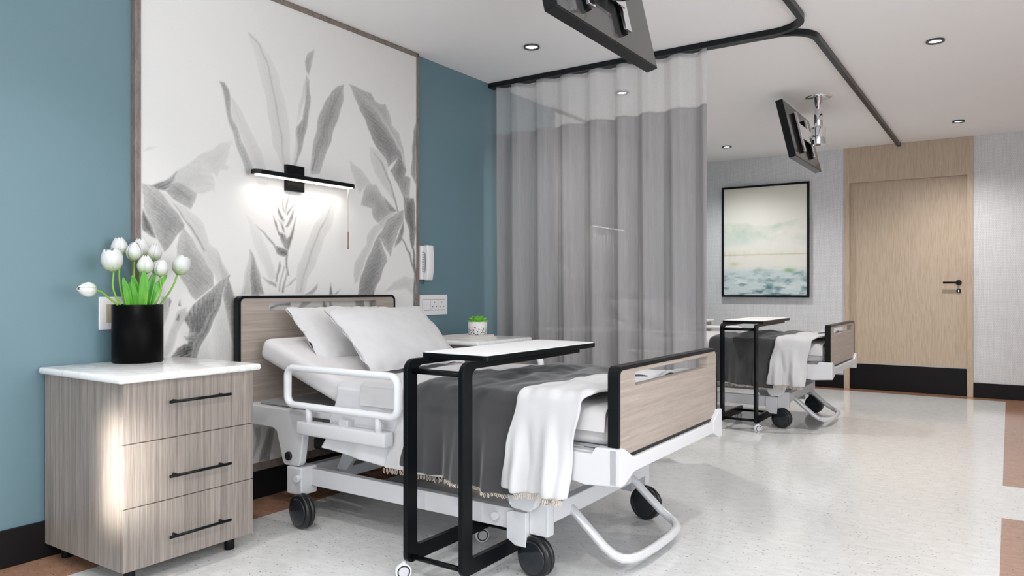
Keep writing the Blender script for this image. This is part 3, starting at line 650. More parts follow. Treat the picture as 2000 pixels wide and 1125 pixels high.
po = bpy.data.objects.new('print', me); COL.objects.link(po); po.parent = pf; po.location = (0, PF+0.011-ROOM_Y1, 0)

# ------------------------------------------------------------------ privacy curtain
def fold_y(x, z):
    ph = x*2*math.pi/0.208+0.5*math.sin(x*5.1)+0.25*math.sin(x*11)
    a = 0.042+0.008*math.sin(x*7.7)
    s = math.sin(ph); k = 2*((0.5+0.5*s)**0.6)-1.2
    return 4.612-a*k+0.006*math.sin(3*ph+z*1.5)*(1-0.15*z)+0.004*fbm(x*3, z*1.2)
CX0, CX1 = 0.070, 1.705
cu = empty('privacy_curtain', (0.87, 4.612, 0.28), 'grey sheer privacy curtain with a white net top between the beds', 'curtain')
def panel(z0, z1, nv=14, dy=0.0):
    return MB().grid(lambda u, v: (CX0+(CX1-CX0)*u, fold_y(CX0+(CX1-CX0)*u, z0+(z1-z0)*v)+dy, z0+(z1-z0)*v), 340, nv)
panel(0.28, 2.282, 24).build('grey_panel', M['curtain'], cu)
panel(2.282, 2.612, 5).build('net_panel', M['net'], cu)
panel(2.612, 2.6395, 2).build('top_hem', M['hem'], cu)
panel(2.276, 2.288, 2, -0.0015).build('seam_tape', M['hem'], cu)
# ------------------------------------------------------------------ bedside cabinets
def cabinet(label):
    r = empty('bedside_cabinet', (0.32, 1.72, 0), label, 'bedside cabinet', 'taupe bedside cabinets')
    MB().box(0.016, 0.594, 1.442, 2.002, 0.060, 0.757).build('body', M['cab_wood'], r)
    b = MB(); b.box(-0.0 + 0.012, 0.640, 1.416, 2.026, 0.757, 0.7845, 0.011, 3)
    b.build('marble_top', M['marble'], r)
    for z0, z1, zh in ((0.0605, 0.2915, 0.155), (0.2945, 0.5285, 0.387), (0.5315, 0.756, 0.672)):
        d = MB().box(0.5945, 0.613, 1.4425, 2.0015, z0, z1, 0.0015).build('drawer', M['cab_wood'], r)
        h = MB(); h.tube([(0.645, 1.606, zh), (0.645, 1.872, zh)], 0.0058, 12).cyl((0.612, 1.638, zh), (0.645, 1.638, zh), 0.0055, 12).cyl((0.612, 1.840, zh), (0.645, 1.840, zh), 0.0055, 12)
        h.build('handle', M['black_satin'], d)
    for x, y in ((0.075, 1.50), (0.075, 1.945), (0.55, 1.50), (0.55, 1.93)):
        MB().cyl((x, y, 0), (x, y, 0.061), 0.021, 20, 0.002).build('foot', M['black_satin'], r)
    return r
cab = cabinet('taupe three drawer cabinet with marble top carrying the black vase of tulips')
CD = 2.163
cab2 = dup(cab, CD, 'taupe cabinet with marble top beside the curtain carrying books and succulent')
cab3 = dup(cab, BAY+0.02, 'taupe three drawer cabinet behind the curtain, nearer the wall lamp side')
cab4 = dup(cab, BAY+CD+0.02, 'taupe cabinet beyond the far bed, its corner at the curtain edge')

# ------------------------------------------------------------------ vase and tulips
ZT = 0.7845
va = MB().lathe([(0.0, 0.0), (0.098, 0.0), (0.1025, 0.004), (0.1025, 0.251), (0.0985, 0.252), (0.0965, 0.248), (0.0965, 0.03), (0.0, 0.02)], 64, (0.128, 1.768, ZT)).build('vase', M['vase'], origin=(0.128, 1.768, ZT))
tag(va, 'black cylindrical vase of white tulips on the near marble topped cabinet', 'vase')
def petal_mb(h, w, opn, ang, k):
    # one cupped petal around local z
    def fn(u, v):
        s = (u-0.5)*2
        prof = math.sin(math.pi*min(1.0, 0.06+0.80*v))**0.62           # egg-shaped cup
        rad = w*0.50*prof*(1-0.25*v*v)+opn*v*v*h*0.55
        rad *= min(1, 0.35+v*5)*(1-max(0.0, 0.60-3.0*opn)*v**3)
        span = 1.02*(1-0.06*v)*(math.sqrt(max(0, 1-max(0, (v-0.55)/0.45)**2.2)) if v > 0.55 else 1)*min(1, 0.55+v*1.6)
        a = ang+s*span*(1-0.35*opn)
        rr = rad*(1-0.05*abs(s)**2)+(0.0022 if k % 2 else 0)
        return Vector((rr*math.cos(a), rr*math.sin(a), h*v))
    return fn
def tulip(top, tilt, h, opn, label, dy=0.0, leaf=None, base=None):
    T = Vector(top); base = Vector(base or (0.128+(T.x-0.128)*0.35, 1.768+(T.y-1.768)*0.35, ZT+0.03))
    r = empty('tulip', base, label, 'tulip', 'white tulips in the black vase')
    d = Vector(tilt).normalized(); neck = T-d*h*0.5
    rim = Vector((base.x+(neck.x-base.x)*0.55, base.y+(neck.y-base.y)*0.55, ZT+0.245))
    lim = 0.088; off = Vector((rim.x-0.128, rim.y-1.768, 0))
    if off.length > lim: off = off.normalized()*lim; rim.x, rim.y = 0.128+off.x, 1.768+off.y
    pts = []
    c1 = rim+Vector((off.x*0.8, off.y*0.8, max(0.03, (neck.z-rim.z)*0.6))); c2 = neck-d*0.04
    for t in np.linspace(0, 1, 14): pts.append(rim*(1-t)**3+c1*3*t*(1-t)**2+c2*3*t*t*(1-t)+neck*t**3)
    st = MB().tube([base]+pts, 0.0042, 8).build('stem', M['stem'], r)
    q = d.to_track_quat('Z', 'Y').to_matrix().to_4x4(); q.translation = neck-d*0.003
    for k in range(6):
        b = MB(); ang = k*math.pi/3+T.y*7
        b.grid(petal_mb(h*(1.0 if k % 2 else 0.96), h*0.84, opn*(1.0 if k % 2 else 1.3), ang, k), 11, 16)
        bm = b.bm; lay = bm.verts.layers.float_color.new('ink')
        for v in bm.verts:
            t = max(0, min(1, v.co.z/h)); s = 0.5+0.5*math.sin(math.atan2(v.co.y, v.co.x)*24)
            g = (1-sm(0.0, 0.55, t)); v[lay] = (0.66-0.28*g-0.04*s, 0.67-0.20*g-0.04*s, 0.66-0.42*g-0.04*s, 1)
        bmesh.ops.transform(bm, matrix=q, verts=bm.verts)
        o = b.build('petal', M['petal'], r)
        md = o.modifiers.new('thickness', 'SOLIDIFY'); md.thickness = 0.0014
    for (lx, ly, lz, lw, ldx, ldy) in (leaf or []):
        p0 = Vector((0.128+(lx-0.128)*0.55, 1.768+(ly-1.768)*0.55, ZT+0.215)); tip = Vector((lx+ldx, ly+ldy, lz+0.01)); dirn = (tip-p0); side = Vector((0.557, 0.83, 0)).normalized()
        def fn(u, v, p0=p0, tip=tip, side=side, lw=lw, ldx=ldx, ldy=ldy):
            c = p0.lerp(tip, v); c += Vector((-ldx, -ldy, 0))*0.35*math.sin(math.pi*v); s = (u-0.5)*2
            wd = lw*(0.6+0.7*v)*(1-v**3)**0.8 if v < 1 else 0
            return c+side*s*wd+Vector((0.012, -0.008, 0))*s*s*(1-v)
        o = MB().grid(fn, 7, 14).build('leaf', M['leaf'], r); md = o.modifiers.new('thickness', 'SOLIDIFY'); md.thickness = 0.0012
    return r
TU = [((0.165, 1.637, 1.229), (0.05, -0.14, 1), 0.100, 0.16, 'wide open white tulip at the left of the vase bunch', [(0.17, 1.69, 1.145, 0.017, 0.02, -0.02)]),
      ((0.075, 1.716, 1.292), (0, -0.08, 1), 0.085, 0.06, 'white tulip at the back, half hidden behind the wide open left one', [(0.10, 1.74, 1.13, 0.015, 0.0, 0.01)]),
      ((0.140, 1.746, 1.270), (0.03, -0.02, 1), 0.086, 0.02, 'closed white tulip standing high in the middle of the bunch', [(0.16, 1.745, 1.155, 0.020, 0.02, -0.03)]),
      ((0.085, 1.805, 1.292), (0.0, 0.06, 1), 0.084, 0.08, 'white tulip at the back top, right of the high middle one', [(0.11, 1.80, 1.165, 0.018, 0.0, 0.01)]),
      ((0.105, 1.857, 1.272), (0.0, 0.16, 1), 0.084, 0.03, 'closed white tulip at the top right, leaning right', None),
      ((0.185, 1.771, 1.214), (0.08, 0.0, 1), 0.086, 0.01, 'closed white tulip lowest in the middle front of the bunch', [(0.195, 1.765, 1.175, 0.022, 0.01, -0.012), (0.19, 1.725, 1.13, 0.013, 0.02, -0.03)]),
      ((0.195, 1.837, 1.199), (0.08, 0.12, 1), 0.076, 0.10, 'small white tulip with one parted petal, low right of the middle', [(0.185, 1.815, 1.16, 0.024, 0.01, 0.05), (0.18, 1.80, 1.18, 0.02, 0.0, 0.02)]),
      ((0.168, 1.949, 1.214), (0.05, 0.42, 1), 0.092, 0.15, 'open white tulip leaning out at the right of the bunch', None),
      ((0.172, 1.528, 1.102), (0.10, -1, 0.10), 0.078, 0.0, 'drooping white tulip pointing left, away from the bunch', None)]
tul = [tulip(t, ti, h, o, lab, leaf=lf) for t, ti, h, o, lab, lf in TU]

# ------------------------------------------------------------------ books and succulent on the second cabinet
bk = empty('book', (0.42, 3.77, ZT), 'larger white book at the bottom under the succulent pot', 'book', 'books under the succulent')
def book(r, x0, x1, y0, y1, z0, z1):
    b = MB(); b.box(x0, x1, y0, y1, z0, z0+0.002).box(x0, x1, y0, y1, z1-0.002, z1).box(x0, x0+0.002, y0, y1, z0, z1); b.build('cover', M['book'], r)
    MB().box(x0+0.002, x1-0.003, y0+0.003, y1-0.003, z0+0.002, z1-0.002).build('pages', M['pages'], r)
book(bk, 0.30, 0.545, 3.628, 3.915, ZT, ZT+0.014)
bk2 = empty('book', (0.42, 3.77, ZT+0.014), 'smaller white book on top, directly under the succulent pot', 'book', 'books under the succulent')
book(bk2, 0.315, 0.532, 3.64, 3.905, ZT+0.014, ZT+0.027)
MB().prism([(0.516, 3.70), (0.532, 3.735), (0.520, 3.738), (0.525, 3.752), (0.510, 3.74)], 2, ZT+0.0270, ZT+0.0276).build('bookmark', M['bronze'], bk2)
ZP = ZT+0.027
pt = empty('potted_succulent', (0.445, 3.838, ZP), 'green succulent in a speckled white pot standing on the books', 'potted plant')
PXc, PYc = 0.445, 3.838
MB().lathe([(0, 0), (0.056, 0), (0.060, 0.003), (0.0625, 0.083), (0.0595, 0.084), (0.058, 0.07), (0, 0.068)], 40, (PXc, PYc, ZP)).build('pot', M['pot'], pt)
MB().lathe([(0, 0.070), (0.053, 0.070), (0.053, 0.068), (0, 0.066)], 28, (PXc, PYc, ZP)).build('soil', M['soil'], pt)
for ring, (n, L, el, w_) in enumerate(((8, 0.072, 0.42, 0.024), (7, 0.070, 0.72, 0.024), (5, 0.062, 1.08, 0.021), (3, 0.050, 1.38, 0.016))):
    for k in range(n):
        a = 2*math.pi*k/n+ring*0.5; dv = Vector((math.cos(a)*math.cos(el), math.sin(a)*math.cos(el), math.sin(el))); sd = Vector((-math.sin(a), math.cos(a), 0)); up = dv.cross(sd)*-1
        def fn(u, v, dv=dv, sd=sd, up=up, L=L, w_=w_):
            t = u*2*math.pi; s = (math.sin(math.pi*min(1, v*0.93+0.05))**0.8)*(0.75+0.45*v)
            c = Vector((PXc, PYc, ZP+0.071))+dv*(L*v)+up*(0.012*v*v)
            return c+sd*math.cos(t)*w_*s*0.9+up*math.sin(t)*w_*0.42*s
        MB().grid(fn, 12, 9, closed_u=True).build('leaf', M['succulent'], pt)

# ------------------------------------------------------------------ overbed tables
def otable(label):
    r = empty('overbed_table', (1.54, 2.3, 0), label, 'overbed table', 'black overbed tables')
    poly = rrect(1.372, 1.695, 2.215, 3.088, 0.02, 4)
    MB().prism(poly, 2, 0.832, 0.8535, 0.002).build('table_rim', M['black_metal'], r)
    MB().prism(rrect(1.377, 1.690, 2.220, 3.083, 0.018, 4), 2, 0.8530, 0.8562).build('table_top', M['table_white'], r)
    Ya, Yb, Z0, Z1, T = 2.085, 2.60, 0.066, 0.838, 0.058
    for x0 in (1.398, 1.662):
        outer = [(Yb, Z0), (Yb, Z0+0.056)]
        outer = []
        def arc(cy, cz, rr, a0, a1, n=7): return [(cy+rr*math.cos(math.radians(a0+(a1-a0)*k/n)), cz+rr*math.sin(math.radians(a0+(a1-a0)*k/n))) for k in range(n+1)]
        outer += [(2.62, Z0)]+arc(Ya+0.03, Z0+0.03, 0.03, 270, 180)+arc(Ya+0.045, Z1-0.045, 0.045, 180, 90)+[(2.95, Z1), (2.95, Z1-0.022), (2.55, Z1-0.026)]
        outer += arc(Ya+T+0.030, Z1-0.056, 0.030, 90, 180)+arc(Ya+T+0.018, Z0+0.058+0.018, 0.018, 180, 270)+[(2.62, Z0+0.054)]
        MB().prism(outer, 0, x0, x0+0.021, 0.0015).build('side_frame', M['black_metal'], r)
    for y, z, rr in ((2.112, 0.088, 0.010), (2.122, 0.792, 0.011), (2.595, 0.085, 0.010)):
        MB().tube([(1.415, y, z), (1.665, y, z)], rr, 12).build('crossbar', M['black_metal'], r)
    for x, y in ((1.389, 2.10), (1.692, 2.10), (1.389, 2.605), (1.692, 2.605)):
        cr = empty_part('caster', (x, y, 0.066), r)
        MB().cyl((x, y, 0.058), (x, y, 0.068), 0.007, 12).box(x-0.012, x+0.012, y-0.006, y+0.006, 0.030, 0.060, 0.002).build('fork', M['white_metal'], cr)
        c = Vector((x, y-0.004, 0.031)); a = Vector((math.sin(0.9), -math.cos(0.9), 0)) 
        MB().cyl(c-a*0.011, c+a*0.011, 0.031, 28, 0.003).build('tyre', M['white_metal'], cr)
        MB().cyl(c+a*0.0105, c+a*0.0118, 0.0245, 24).build('tread_ring', M['rubber'], cr)
        MB().cyl(c+a*0.0112, c+a*0.0128, 0.0195, 24).build('hub_cap', M['grey_white'], cr)
    return r
def empty_part(name, loc, parent):
    o = bpy.data.objects.new(name, None); COL.objects.link(o); o.parent = parent; o.location = Vector(loc)-Vector(parent.location); o.empty_display_size = 0.02; return o
tb1 = otable('black overbed table with white top, reaching over the near bed')
tb2 = dup(tb1, BAY, 'black overbed table with white top, standing over the far bed', group='black overbed tables')

# ------------------------------------------------------------------ ceiling televisions
def television(label):
    PXt, PYt = 2.005, 6.40-BAY
    r = empty('ceiling_television', (PXt, PYt, CEIL), label, 'television', 'ceiling televisions')
    MB().lathe([(0, 0), (0.105, 0), (0.105, -0.004), (0.098, -0.007), (0, -0.008)], 40, (PXt, PYt, CEIL)).build('ceiling_plate', M['chrome'], r)
    b = MB(); b.cyl((PXt, PYt, CEIL-0.005), (PXt, PYt, 2.33), 0.032, 28); b.build('pole', M['chrome'], r)
    MB().cyl((PXt, PYt, 2.425), (PXt, PYt, 2.285), 0.056, 32, 0.003).build('collar', M['chrome'], r)
    W_, Hh, T = 0.94, 0.475, 0.055; cy = 6.50-BAY; tl = math.radians(13)
    # lower front edge sits at x=1.935, z=2.15; the panel leans so that its screen looks down at the bed
    mt = Matrix.Translation((1.915, cy, 2.150)) @ Matrix.Rotation(-tl, 4, 'Y')
    bd = MB().box(-T, 0, -W_/2, W_/2, 0, Hh, 0.003, 2, mt).build('television_body', M['screen_edge'], r)
    MB().box(-0.0005, 0.0015, -W_/2+0.006, W_/2-0.006, 0.006, Hh-0.006, 0, 2, mt).build('back_cover', M['screen_back'], bd)
    MB().box(-T-0.0012, -T+0.0005, -W_/2+0.012, W_/2-0.012, 0.018, Hh-0.012, 0, 2, mt).build('screen', M['hub'], bd)
    for y in (-0.22, 0.12): MB().box(0.0012, 0.022, y-0.014, y+0.014, 0.06, 0.40, 0.003, 2, mt).build('mounting_rail', M['black_satin'], bd)
    b = MB()
    for y in (-0.22, 0.12): b.box(0.022, 0.036, y-0.030, y+0.026, 0.07, 0.40, 0.002, 2, mt)
    b.box(0.032, 0.042, -0.22, 0.12, 0.17, 0.30, 0.002, 2, mt)
    b.build('bracket', M['chrome'], r)
    for s in (-0.03, 0.03): MB().prism([(1.93, 2.38), (2.0, 2.405), (2.0, 2.31), (1.95, 2.31)], 1, PYt+s-0.005, PYt+s+0.005).build('tilt_arm', M['chrome'], r)
    return r
tv1 = television('black television on a chrome ceiling pole, cut by the picture top')
tv2 = dup(tv1, BAY, 'black television on a chrome ceiling pole in front of the oak door wall')
# ------------------------------------------------------------------ the adjustable bed
BC = 2.87
def mir(y): return 2*BC-y
def bed(label):
    r = empty('hospital_bed', (1.1, BC, 0), label, 'bed', 'adjustable hospital beds')
    # head and foot boards: laminate panel with a hand slot and a black edge
    def board(name, x0, x1, y0, y1, z0, z1, sy0, sy1, sz0, sz1):
        inner = rrect(y0+0.014, y1-0.014, z0+0.012, z1-0.014, 0.022, 5); slot = rrect(sy0, sy1, sz0, sz1, 0.003, 2)
        o = MB().prism(inner, 0, x0+0.002, x1-0.002, hole=slot).build(name, M['bed_wood'], r)
        outer = rrect(y0, y1, z0, z1, 0.034, 6)
        MB().prism(outer, 0, x0, x1, hole=inner).build('edge_band', M['black_satin'], o)
    board('headboard', 0.058, 0.098, 2.300, 3.438, 0.50, 1.070, 2.484, 3.272, 0.992, 1.036)
    board('footboard', 2.126, 2.168, 2.345, 3.395, 0.500, 0.830, 2.486, 3.266, 0.750, 0.801)
    # deck frame
    b = MB()
    for s in (0, 1):
        f = (lambda y: y) if s == 0 else mir
        def pr(poly, ya, yb, bev=0.004): b.prism(poly, 1, min(f(ya), f(yb)), max(f(ya), f(yb)), bev, 2)
        pr([(0.075, 0.528), (0.545, 0.526), (0.545, 0.49), (0.535, 0.39), (0.515, 0.283), (0.50, 0.262), (0.405, 0.258), (0.39, 0.275), (0.345, 0.415), (0.315, 0.428), (0.075, 0.430)], 2.335, 2.375, 0.006)
        pr([(0.545, 0.530), (2.08, 0.524), (2.08, 0.492), (0.545, 0.500)], 2.355, 2.395)
        pr([(1.66, 0.515), (2.10, 0.520), (2.10, 0.424), (1.90, 0.420), (1.845, 0.36), (1.815, 0.275), (1.79, 0.258), (1.715, 0.262), (1.70, 0.275), (1.66, 0.42)], 2.352, 2.392, 0.005)
        pr([(1.98, 0.520), (2.068, 0.519), (2.085, 0.543), (2.118, 0.545), (2.172, 0.545), (2.172, 0.415), (2.045, 0.405), (1.98, 0.416)], 2.326, 2.372, 0.005)
        # corner wing at the foot end
        yy = sorted((f(2.326), f(2.445))); b.prism([(f(2.326), 0.545), (f(2.36), 0.545), (f(2.445), 0.500), (f(2.445), 0.448), (f(2.36), 0.415), (f(2.326), 0.415)], 0, 2.140, 2.184, 0.004)
    b.box(2.140, 2.182, 2.44, mir(2.44), 0.447, 0.499, 0.004)
    b.box(0.075, 0.13, 2.37, mir(2.37), 0.44, 0.525, 0.004).box(0.66, 0.70, 2.39, mir(2.39), 0.49, 0.527).box(1.5, 1.54, 2.39, mir(2.39), 0.49, 0.522)
    b.build('deck_frame', M['frame_white'], r)
    MB().box(0.14, 2.08, 2.40, mir(2.40), 0.526, 0.536).build('deck_plate', M['grey_metal'], r)
    for x, z in ((0.44, 0.306),):
        for y, s in ((2.335 if x < 1 else 2.352, -1), (mir(2.335) if x < 1 else mir(2.352), 1)): MB().cyl((x, y-s*0.005, z), (x, y+s*0.012, z), 0.021, 24, 0.003).build('pivot_cap', M['rubber'], r)
    # base
    b = MB()
    for f in ((lambda y: y), mir):
        def bx(x0, x1, ya, yb, z0, z1, bev=0.003): b.box(x0, x1, min(f(ya), f(yb)), max(f(ya), f(yb)), z0, z1, bev)
        bx(0.46, 1.76, 2.390, 2.428, 0.166, 0.247)
        bx(0.425, 0.530, 2.330, 2.43, 0.127, 0.258, 0.008)
        b.prism([(1.675, 0.236), (1.70, 0.245), (1.765, 0.245), (1.765, 0.112), (1.715, 0.112), (1.675, 0.135)], 1, min(f(2.372), f(2.415)), max(f(2.372), f(2.415)), 0.003)
        bx(1.765, 1.85, 2.395, 2.44, 0.160, 0.285)
        for x, ya in ((0.512, 2.312), (1.615, 2.372)): b.cyl((x, f(ya+0.03), 0.208), (x, f(ya), 0.208), 0.017, 20, 0.002)
    b.box(1.805, 1.85, 2.43, mir(2.43), 0.205, 0.275, 0.004).box(0.39, 0.44, 2.43, mir(2.43), 0.165, 0.235, 0.004)
    b.build('base_frame', M['grey_white'], r)
    for y in (2.50, mir(2.50)):
        b = MB(); b.prism([(0.60, 0.235), (0.665, 0.235), (0.80, 0.40), (0.80, 0.50), (0.70, 0.50), (0.70, 0.43)], 1, y-0.015, y+0.015, 0.004); b.build('lift_arm', M['grey_metal'], r)
        b = MB(); b.prism([(1.60, 0.235), (1.68, 0.235), (1.55, 0.50), (1.47, 0.50)], 1, y-0.015, y+0.015, 0.004); b.build('lift_arm', M['grey_metal'], r)
    MB().box(0.60, 0.66, 2.50, mir(2.50), 0.20, 0.25, 0.004).build('torsion_bar', M['grey_metal'], r)
    b = MB(); b.cyl((0.48, 2.62, 0.36), (1.25, 2.80, 0.30), 0.036, 24, 0.004).cyl((0.40, 2.56, 0.39), (0.50, 2.625, 0.36), 0.045, 24, 0.004); b.box(0.45, 0.62, 2.47, 2.56, 0.315, 0.375, 0.012)
    b.build('actuator', M['rubber'], r)
    MB().tube([(1.80, 2.585, 0.262), (1.88, 2.585, 0.195), (1.99, 2.585, 0.100), (2.03, 2.587, 0.076), (2.060, 2.60, 0.063), (2.082, 2.63, 0.058), (2.096, 2.68, 0.056), (2.105, 2.80, 0.055), (2.105, 2.95, 0.055), (2.096, 3.06, 0.056), (2.082, 3.105, 0.058), (2.060, 3.14, 0.063), (2.03, 3.153, 0.076), (1.99, 3.155, 0.100), (1.88, 3.155, 0.195), (1.80, 3.155, 0.262)], 0.0185, 14).build('foot_stand', M['tube'], r)
    # side rails
    for f in ((lambda y: y), mir):
        yc = f(2.300)
        loop = [(x, yc, z) for x, z in rrect(0.472, 1.172, 0.562, 0.735, 0.040, 6)]
        sr = MB().tube(loop, 0.020, 12, closed=True, sx=0.78, up=(0, 1, 0)).build('side_rail', M['white_metal'], r)
        for x in (0.62, 1.06): MB().cyl((x, yc, 0.47), (x, yc, 0.565), 0.016, 16).build('rail_post', M['grey_white'], sr)
        MB().box(0.80, 0.86, min(f(2.31), f(2.36)), max(f(2.31), f(2.36)), 0.47, 0.52, 0.006).build('rail_bracket', M['grey_white'], sr)
        MB().box(0.555, 1.115, min(f(2.278), f(2.338)), max(f(2.278), f(2.338)), 0.430, 0.492, 0.010, 3).build('rail_housing', M['grey_white'], sr)
    # casters
    for x, y, wx, wy in ((0.500, 2.375, 0.588, 2.288), (0.500, mir(2.375), 0.56, mir(2.42)), (1.80, 2.418, 1.795, 2.398), (1.815, mir(2.418), 1.852, 3.300)):
        c = empty_part('caster', (x, y, 0.16), r); a = Vector((-0.13, -0.991, 0))
        C = Vector((wx, wy, 0.079))
        MB().cyl((x, y, 0.10), (x, y, 0.165), 0.014, 16).tube([(x, y, 0.115), ((x+wx)/2, (y+wy)/2, 0.105), (wx, wy, 0.079)], 0.012, 10).build('stem', M['rubber'], c)
        t = MB(); q = a.to_track_quat('Z', 'Y').to_matrix().to_4x4()
        t.cyl(C-a*0.02, C+a*0.02, 0.072, 36)
        for s in (0.0125, -0.0125):
            t.lathe([(0.0, s-0.012), (0.066, s-0.012), (0.075, s-0.0095), (0.0785, s-0.004), (0.0785, s+0.004), (0.075, s+0.0095), (0.066, s+0.012), (0, s+0.012)], 40, C, q)
        t.build('wheel', M['rubber'], c)
        MB().lathe([(0, 0.0245), (0.060, 0.0245), (0.062, 0.0265), (0.056, 0.0285), (0, 0.0295)], 36, C, q).build('hub_cap', M['hub'], c)
    return r
bed1 = bed('adjustable hospital bed with slotted laminate boards, nearest the viewer')
bed2 = dup(bed1, BAY, 'adjustable hospital bed beyond the curtain, in front of the oak door', group='adjustable hospital beds')

# ------------------------------------------------------------------ bedding
TOPZ = 0.664
def mattress(label):
    b = MB(); b.box(0.745, 2.112, 2.385, mir(2.385), 0.537, TOPZ, 0.035, 5)
    a = math.radians(18.5); L_, T_ = 0.665, 0.112
    mt = Matrix.Translation((0.765, BC, 0.545)) @ Matrix.Rotation(a, 4, 'Y')
    b.box(-L_, 0.02, 2.385-BC, mir(2.385)-BC, 0.0, T_, 0.038, 5, mt)
    o = b.build('mattress', M['mattress'], origin=(1.1, BC, 0.537)); return tag(o, label, 'mattress', 'bed mattresses')
ma1 = mattress('white mattress with raised head end on the near bed')
ma2 = dup(ma1, BAY, 'white mattress on the far bed beyond the curtain')

def interp(tab, x):
    if x <= tab[0][0]: return tab[0][1]
    for (a, p), (b_, q) in zip(tab, tab[1:]):
        if x <= b_: return p+(q-p)*sm(0, 1, (x-a)/(b_-a)) if b_ > a else q
    return tab[-1][1]
def drape(name, m, left, right, zn, zf, off, nx=44, seed=0.0, fold=0.016, period=0.17, wr=0.006, yend=None, crown=0.022, thick=0.006, flare=0.02, hem_slope=0.0):
    """left / right: tables of path position s (negative = hanging near side depth, then y) -> x"""
    yn, yf = 2.372-off, mir(2.372-off); zt = TOPZ+0.006+off; rr = 0.040
    path = []
    H = zt-rr-zn
    for k in range(18): t = k/18; path.append((-(1-t)*H, yn, zn+t*H, 1-t))
    for k in range(9): a = k/8*math.pi/2; path.append((rr*a, yn+rr-rr*math.cos(a), zt-rr+rr*math.sin(a), 0))
    ye = yend if yend else yf-rr
    for k in range(1, 34): y = yn+rr+(ye-yn-rr)*k/33; path.append((y-yn, y, zt, 0))
    if yend is None:
        for k in range(1, 9): a = k/8*math.pi/2; path.append((ye-yn+rr*a, ye+rr*math.sin(a), zt-rr+rr*math.cos(a), 0))
        Hf = zt-rr-zf
        for k in range(1, 12): t = k/11; path.append((yf-yn+t*Hf, yf, zt-rr-t*Hf, -t))
    pts = []
    for s, y, z, h in path:
        row = []
        xl, xr = interp(left, s), interp(right, s)
        for i in range(nx):
            u = i/(nx-1); x = xl+(xr-xl)*u
            xs = x*0.9+seed
            rip = math.sin(2*math.pi*(x+0.05*math.sin(s*3+seed))/period+seed*3)+0.45*math.sin(2*math.pi*x/(period*0.43)+seed*5+s*2)
            yy, zz = y, z
            if h > 0: 
                e = sm(0, 1, h); yy -= flare*h+fold*e*rip*0.8+fold*0.5*e; zz += (hem_slope*(u-0.5))*h
            elif h < 0: yy += 0.5*(flare*-h)+fold*0.6*(-h)*(rip+1)
            else:
                tt = (y-yn)/(yf-yn); c = max(0, 1-(2*tt-1)**4); cc = math.sin(math.pi*max(0, min(1, tt)))
                zz += crown*cc+wr*c*(fbm(x*6+seed, y*4.5, seed, 3)*1.1)+fold*0.25*rip*(1-c)*0.6+fold*0.22*c*math.sin(2*math.pi*(x+0.35*y)/(period*1.25)+seed*2)
            yy += 0.004*fbm(x*7, z*6, seed+3, 2)*(1 if h else 0)
            row.append(Vector((x+0.006*fbm(s*5, seed, 1.0, 2), yy, zz)))
        pts.append(row)
    b = MB(); V = [[b.bm.verts.new(p) for p in row] for row in pts]
    for j in range(len(V)-1):
        for i in range(nx-1): b.bm.faces.new((V[j][i], V[j][i+1], V[j+1][i+1], V[j+1][i]))
    for f in b.bm.faces: f.smooth = True
    hem = [p.copy() for p in pts[0]]
    o = b.build(name, m, origin=(pts[0][nx//2].x, BC, TOPZ))
    md = o.modifiers.new('thickness', 'SOLIDIFY'); md.thickness = thick; md.offset = 0
    sb = o.modifiers.new('smooth', 'SUBSURF'); sb.levels = 1; sb.render_levels = 1
    return o, hem
def fringe(parent, hem, x0, x1, size=0.017, step=0.0135):
    b = MB(); acc = 0; rnd = random.Random(5)
    for p, q in zip(hem, hem[1:]):
        L = (q-p).length; n = max(1, round(L/step))
        for k in range(n):
            c = p.lerp(q, k/n)
            if not (x0 <= c.x <= x1): continue
            h = size*rnd.uniform(0.75, 1.2); w = 0.0042; dx = rnd.uniform(-0.004, 0.004); dy = rnd.uniform(-0.004, 0.004)
            ring = [(c.x+w*math.sin(t)+dx*(0.5-0.5*math.cos(t)), c.y+dy*(0.5-0.5*math.cos(t)), c.z-h/2+h/2*math.cos(t)) for t in np.linspace(0, 2*math.pi, 9)[:-1]]
            b.tube(ring, 0.0013, 5, closed=True)
    o = b.build('fringe', M['fringe'], parent); o['label'] = 'ecru looped fringe along the hem'; return o
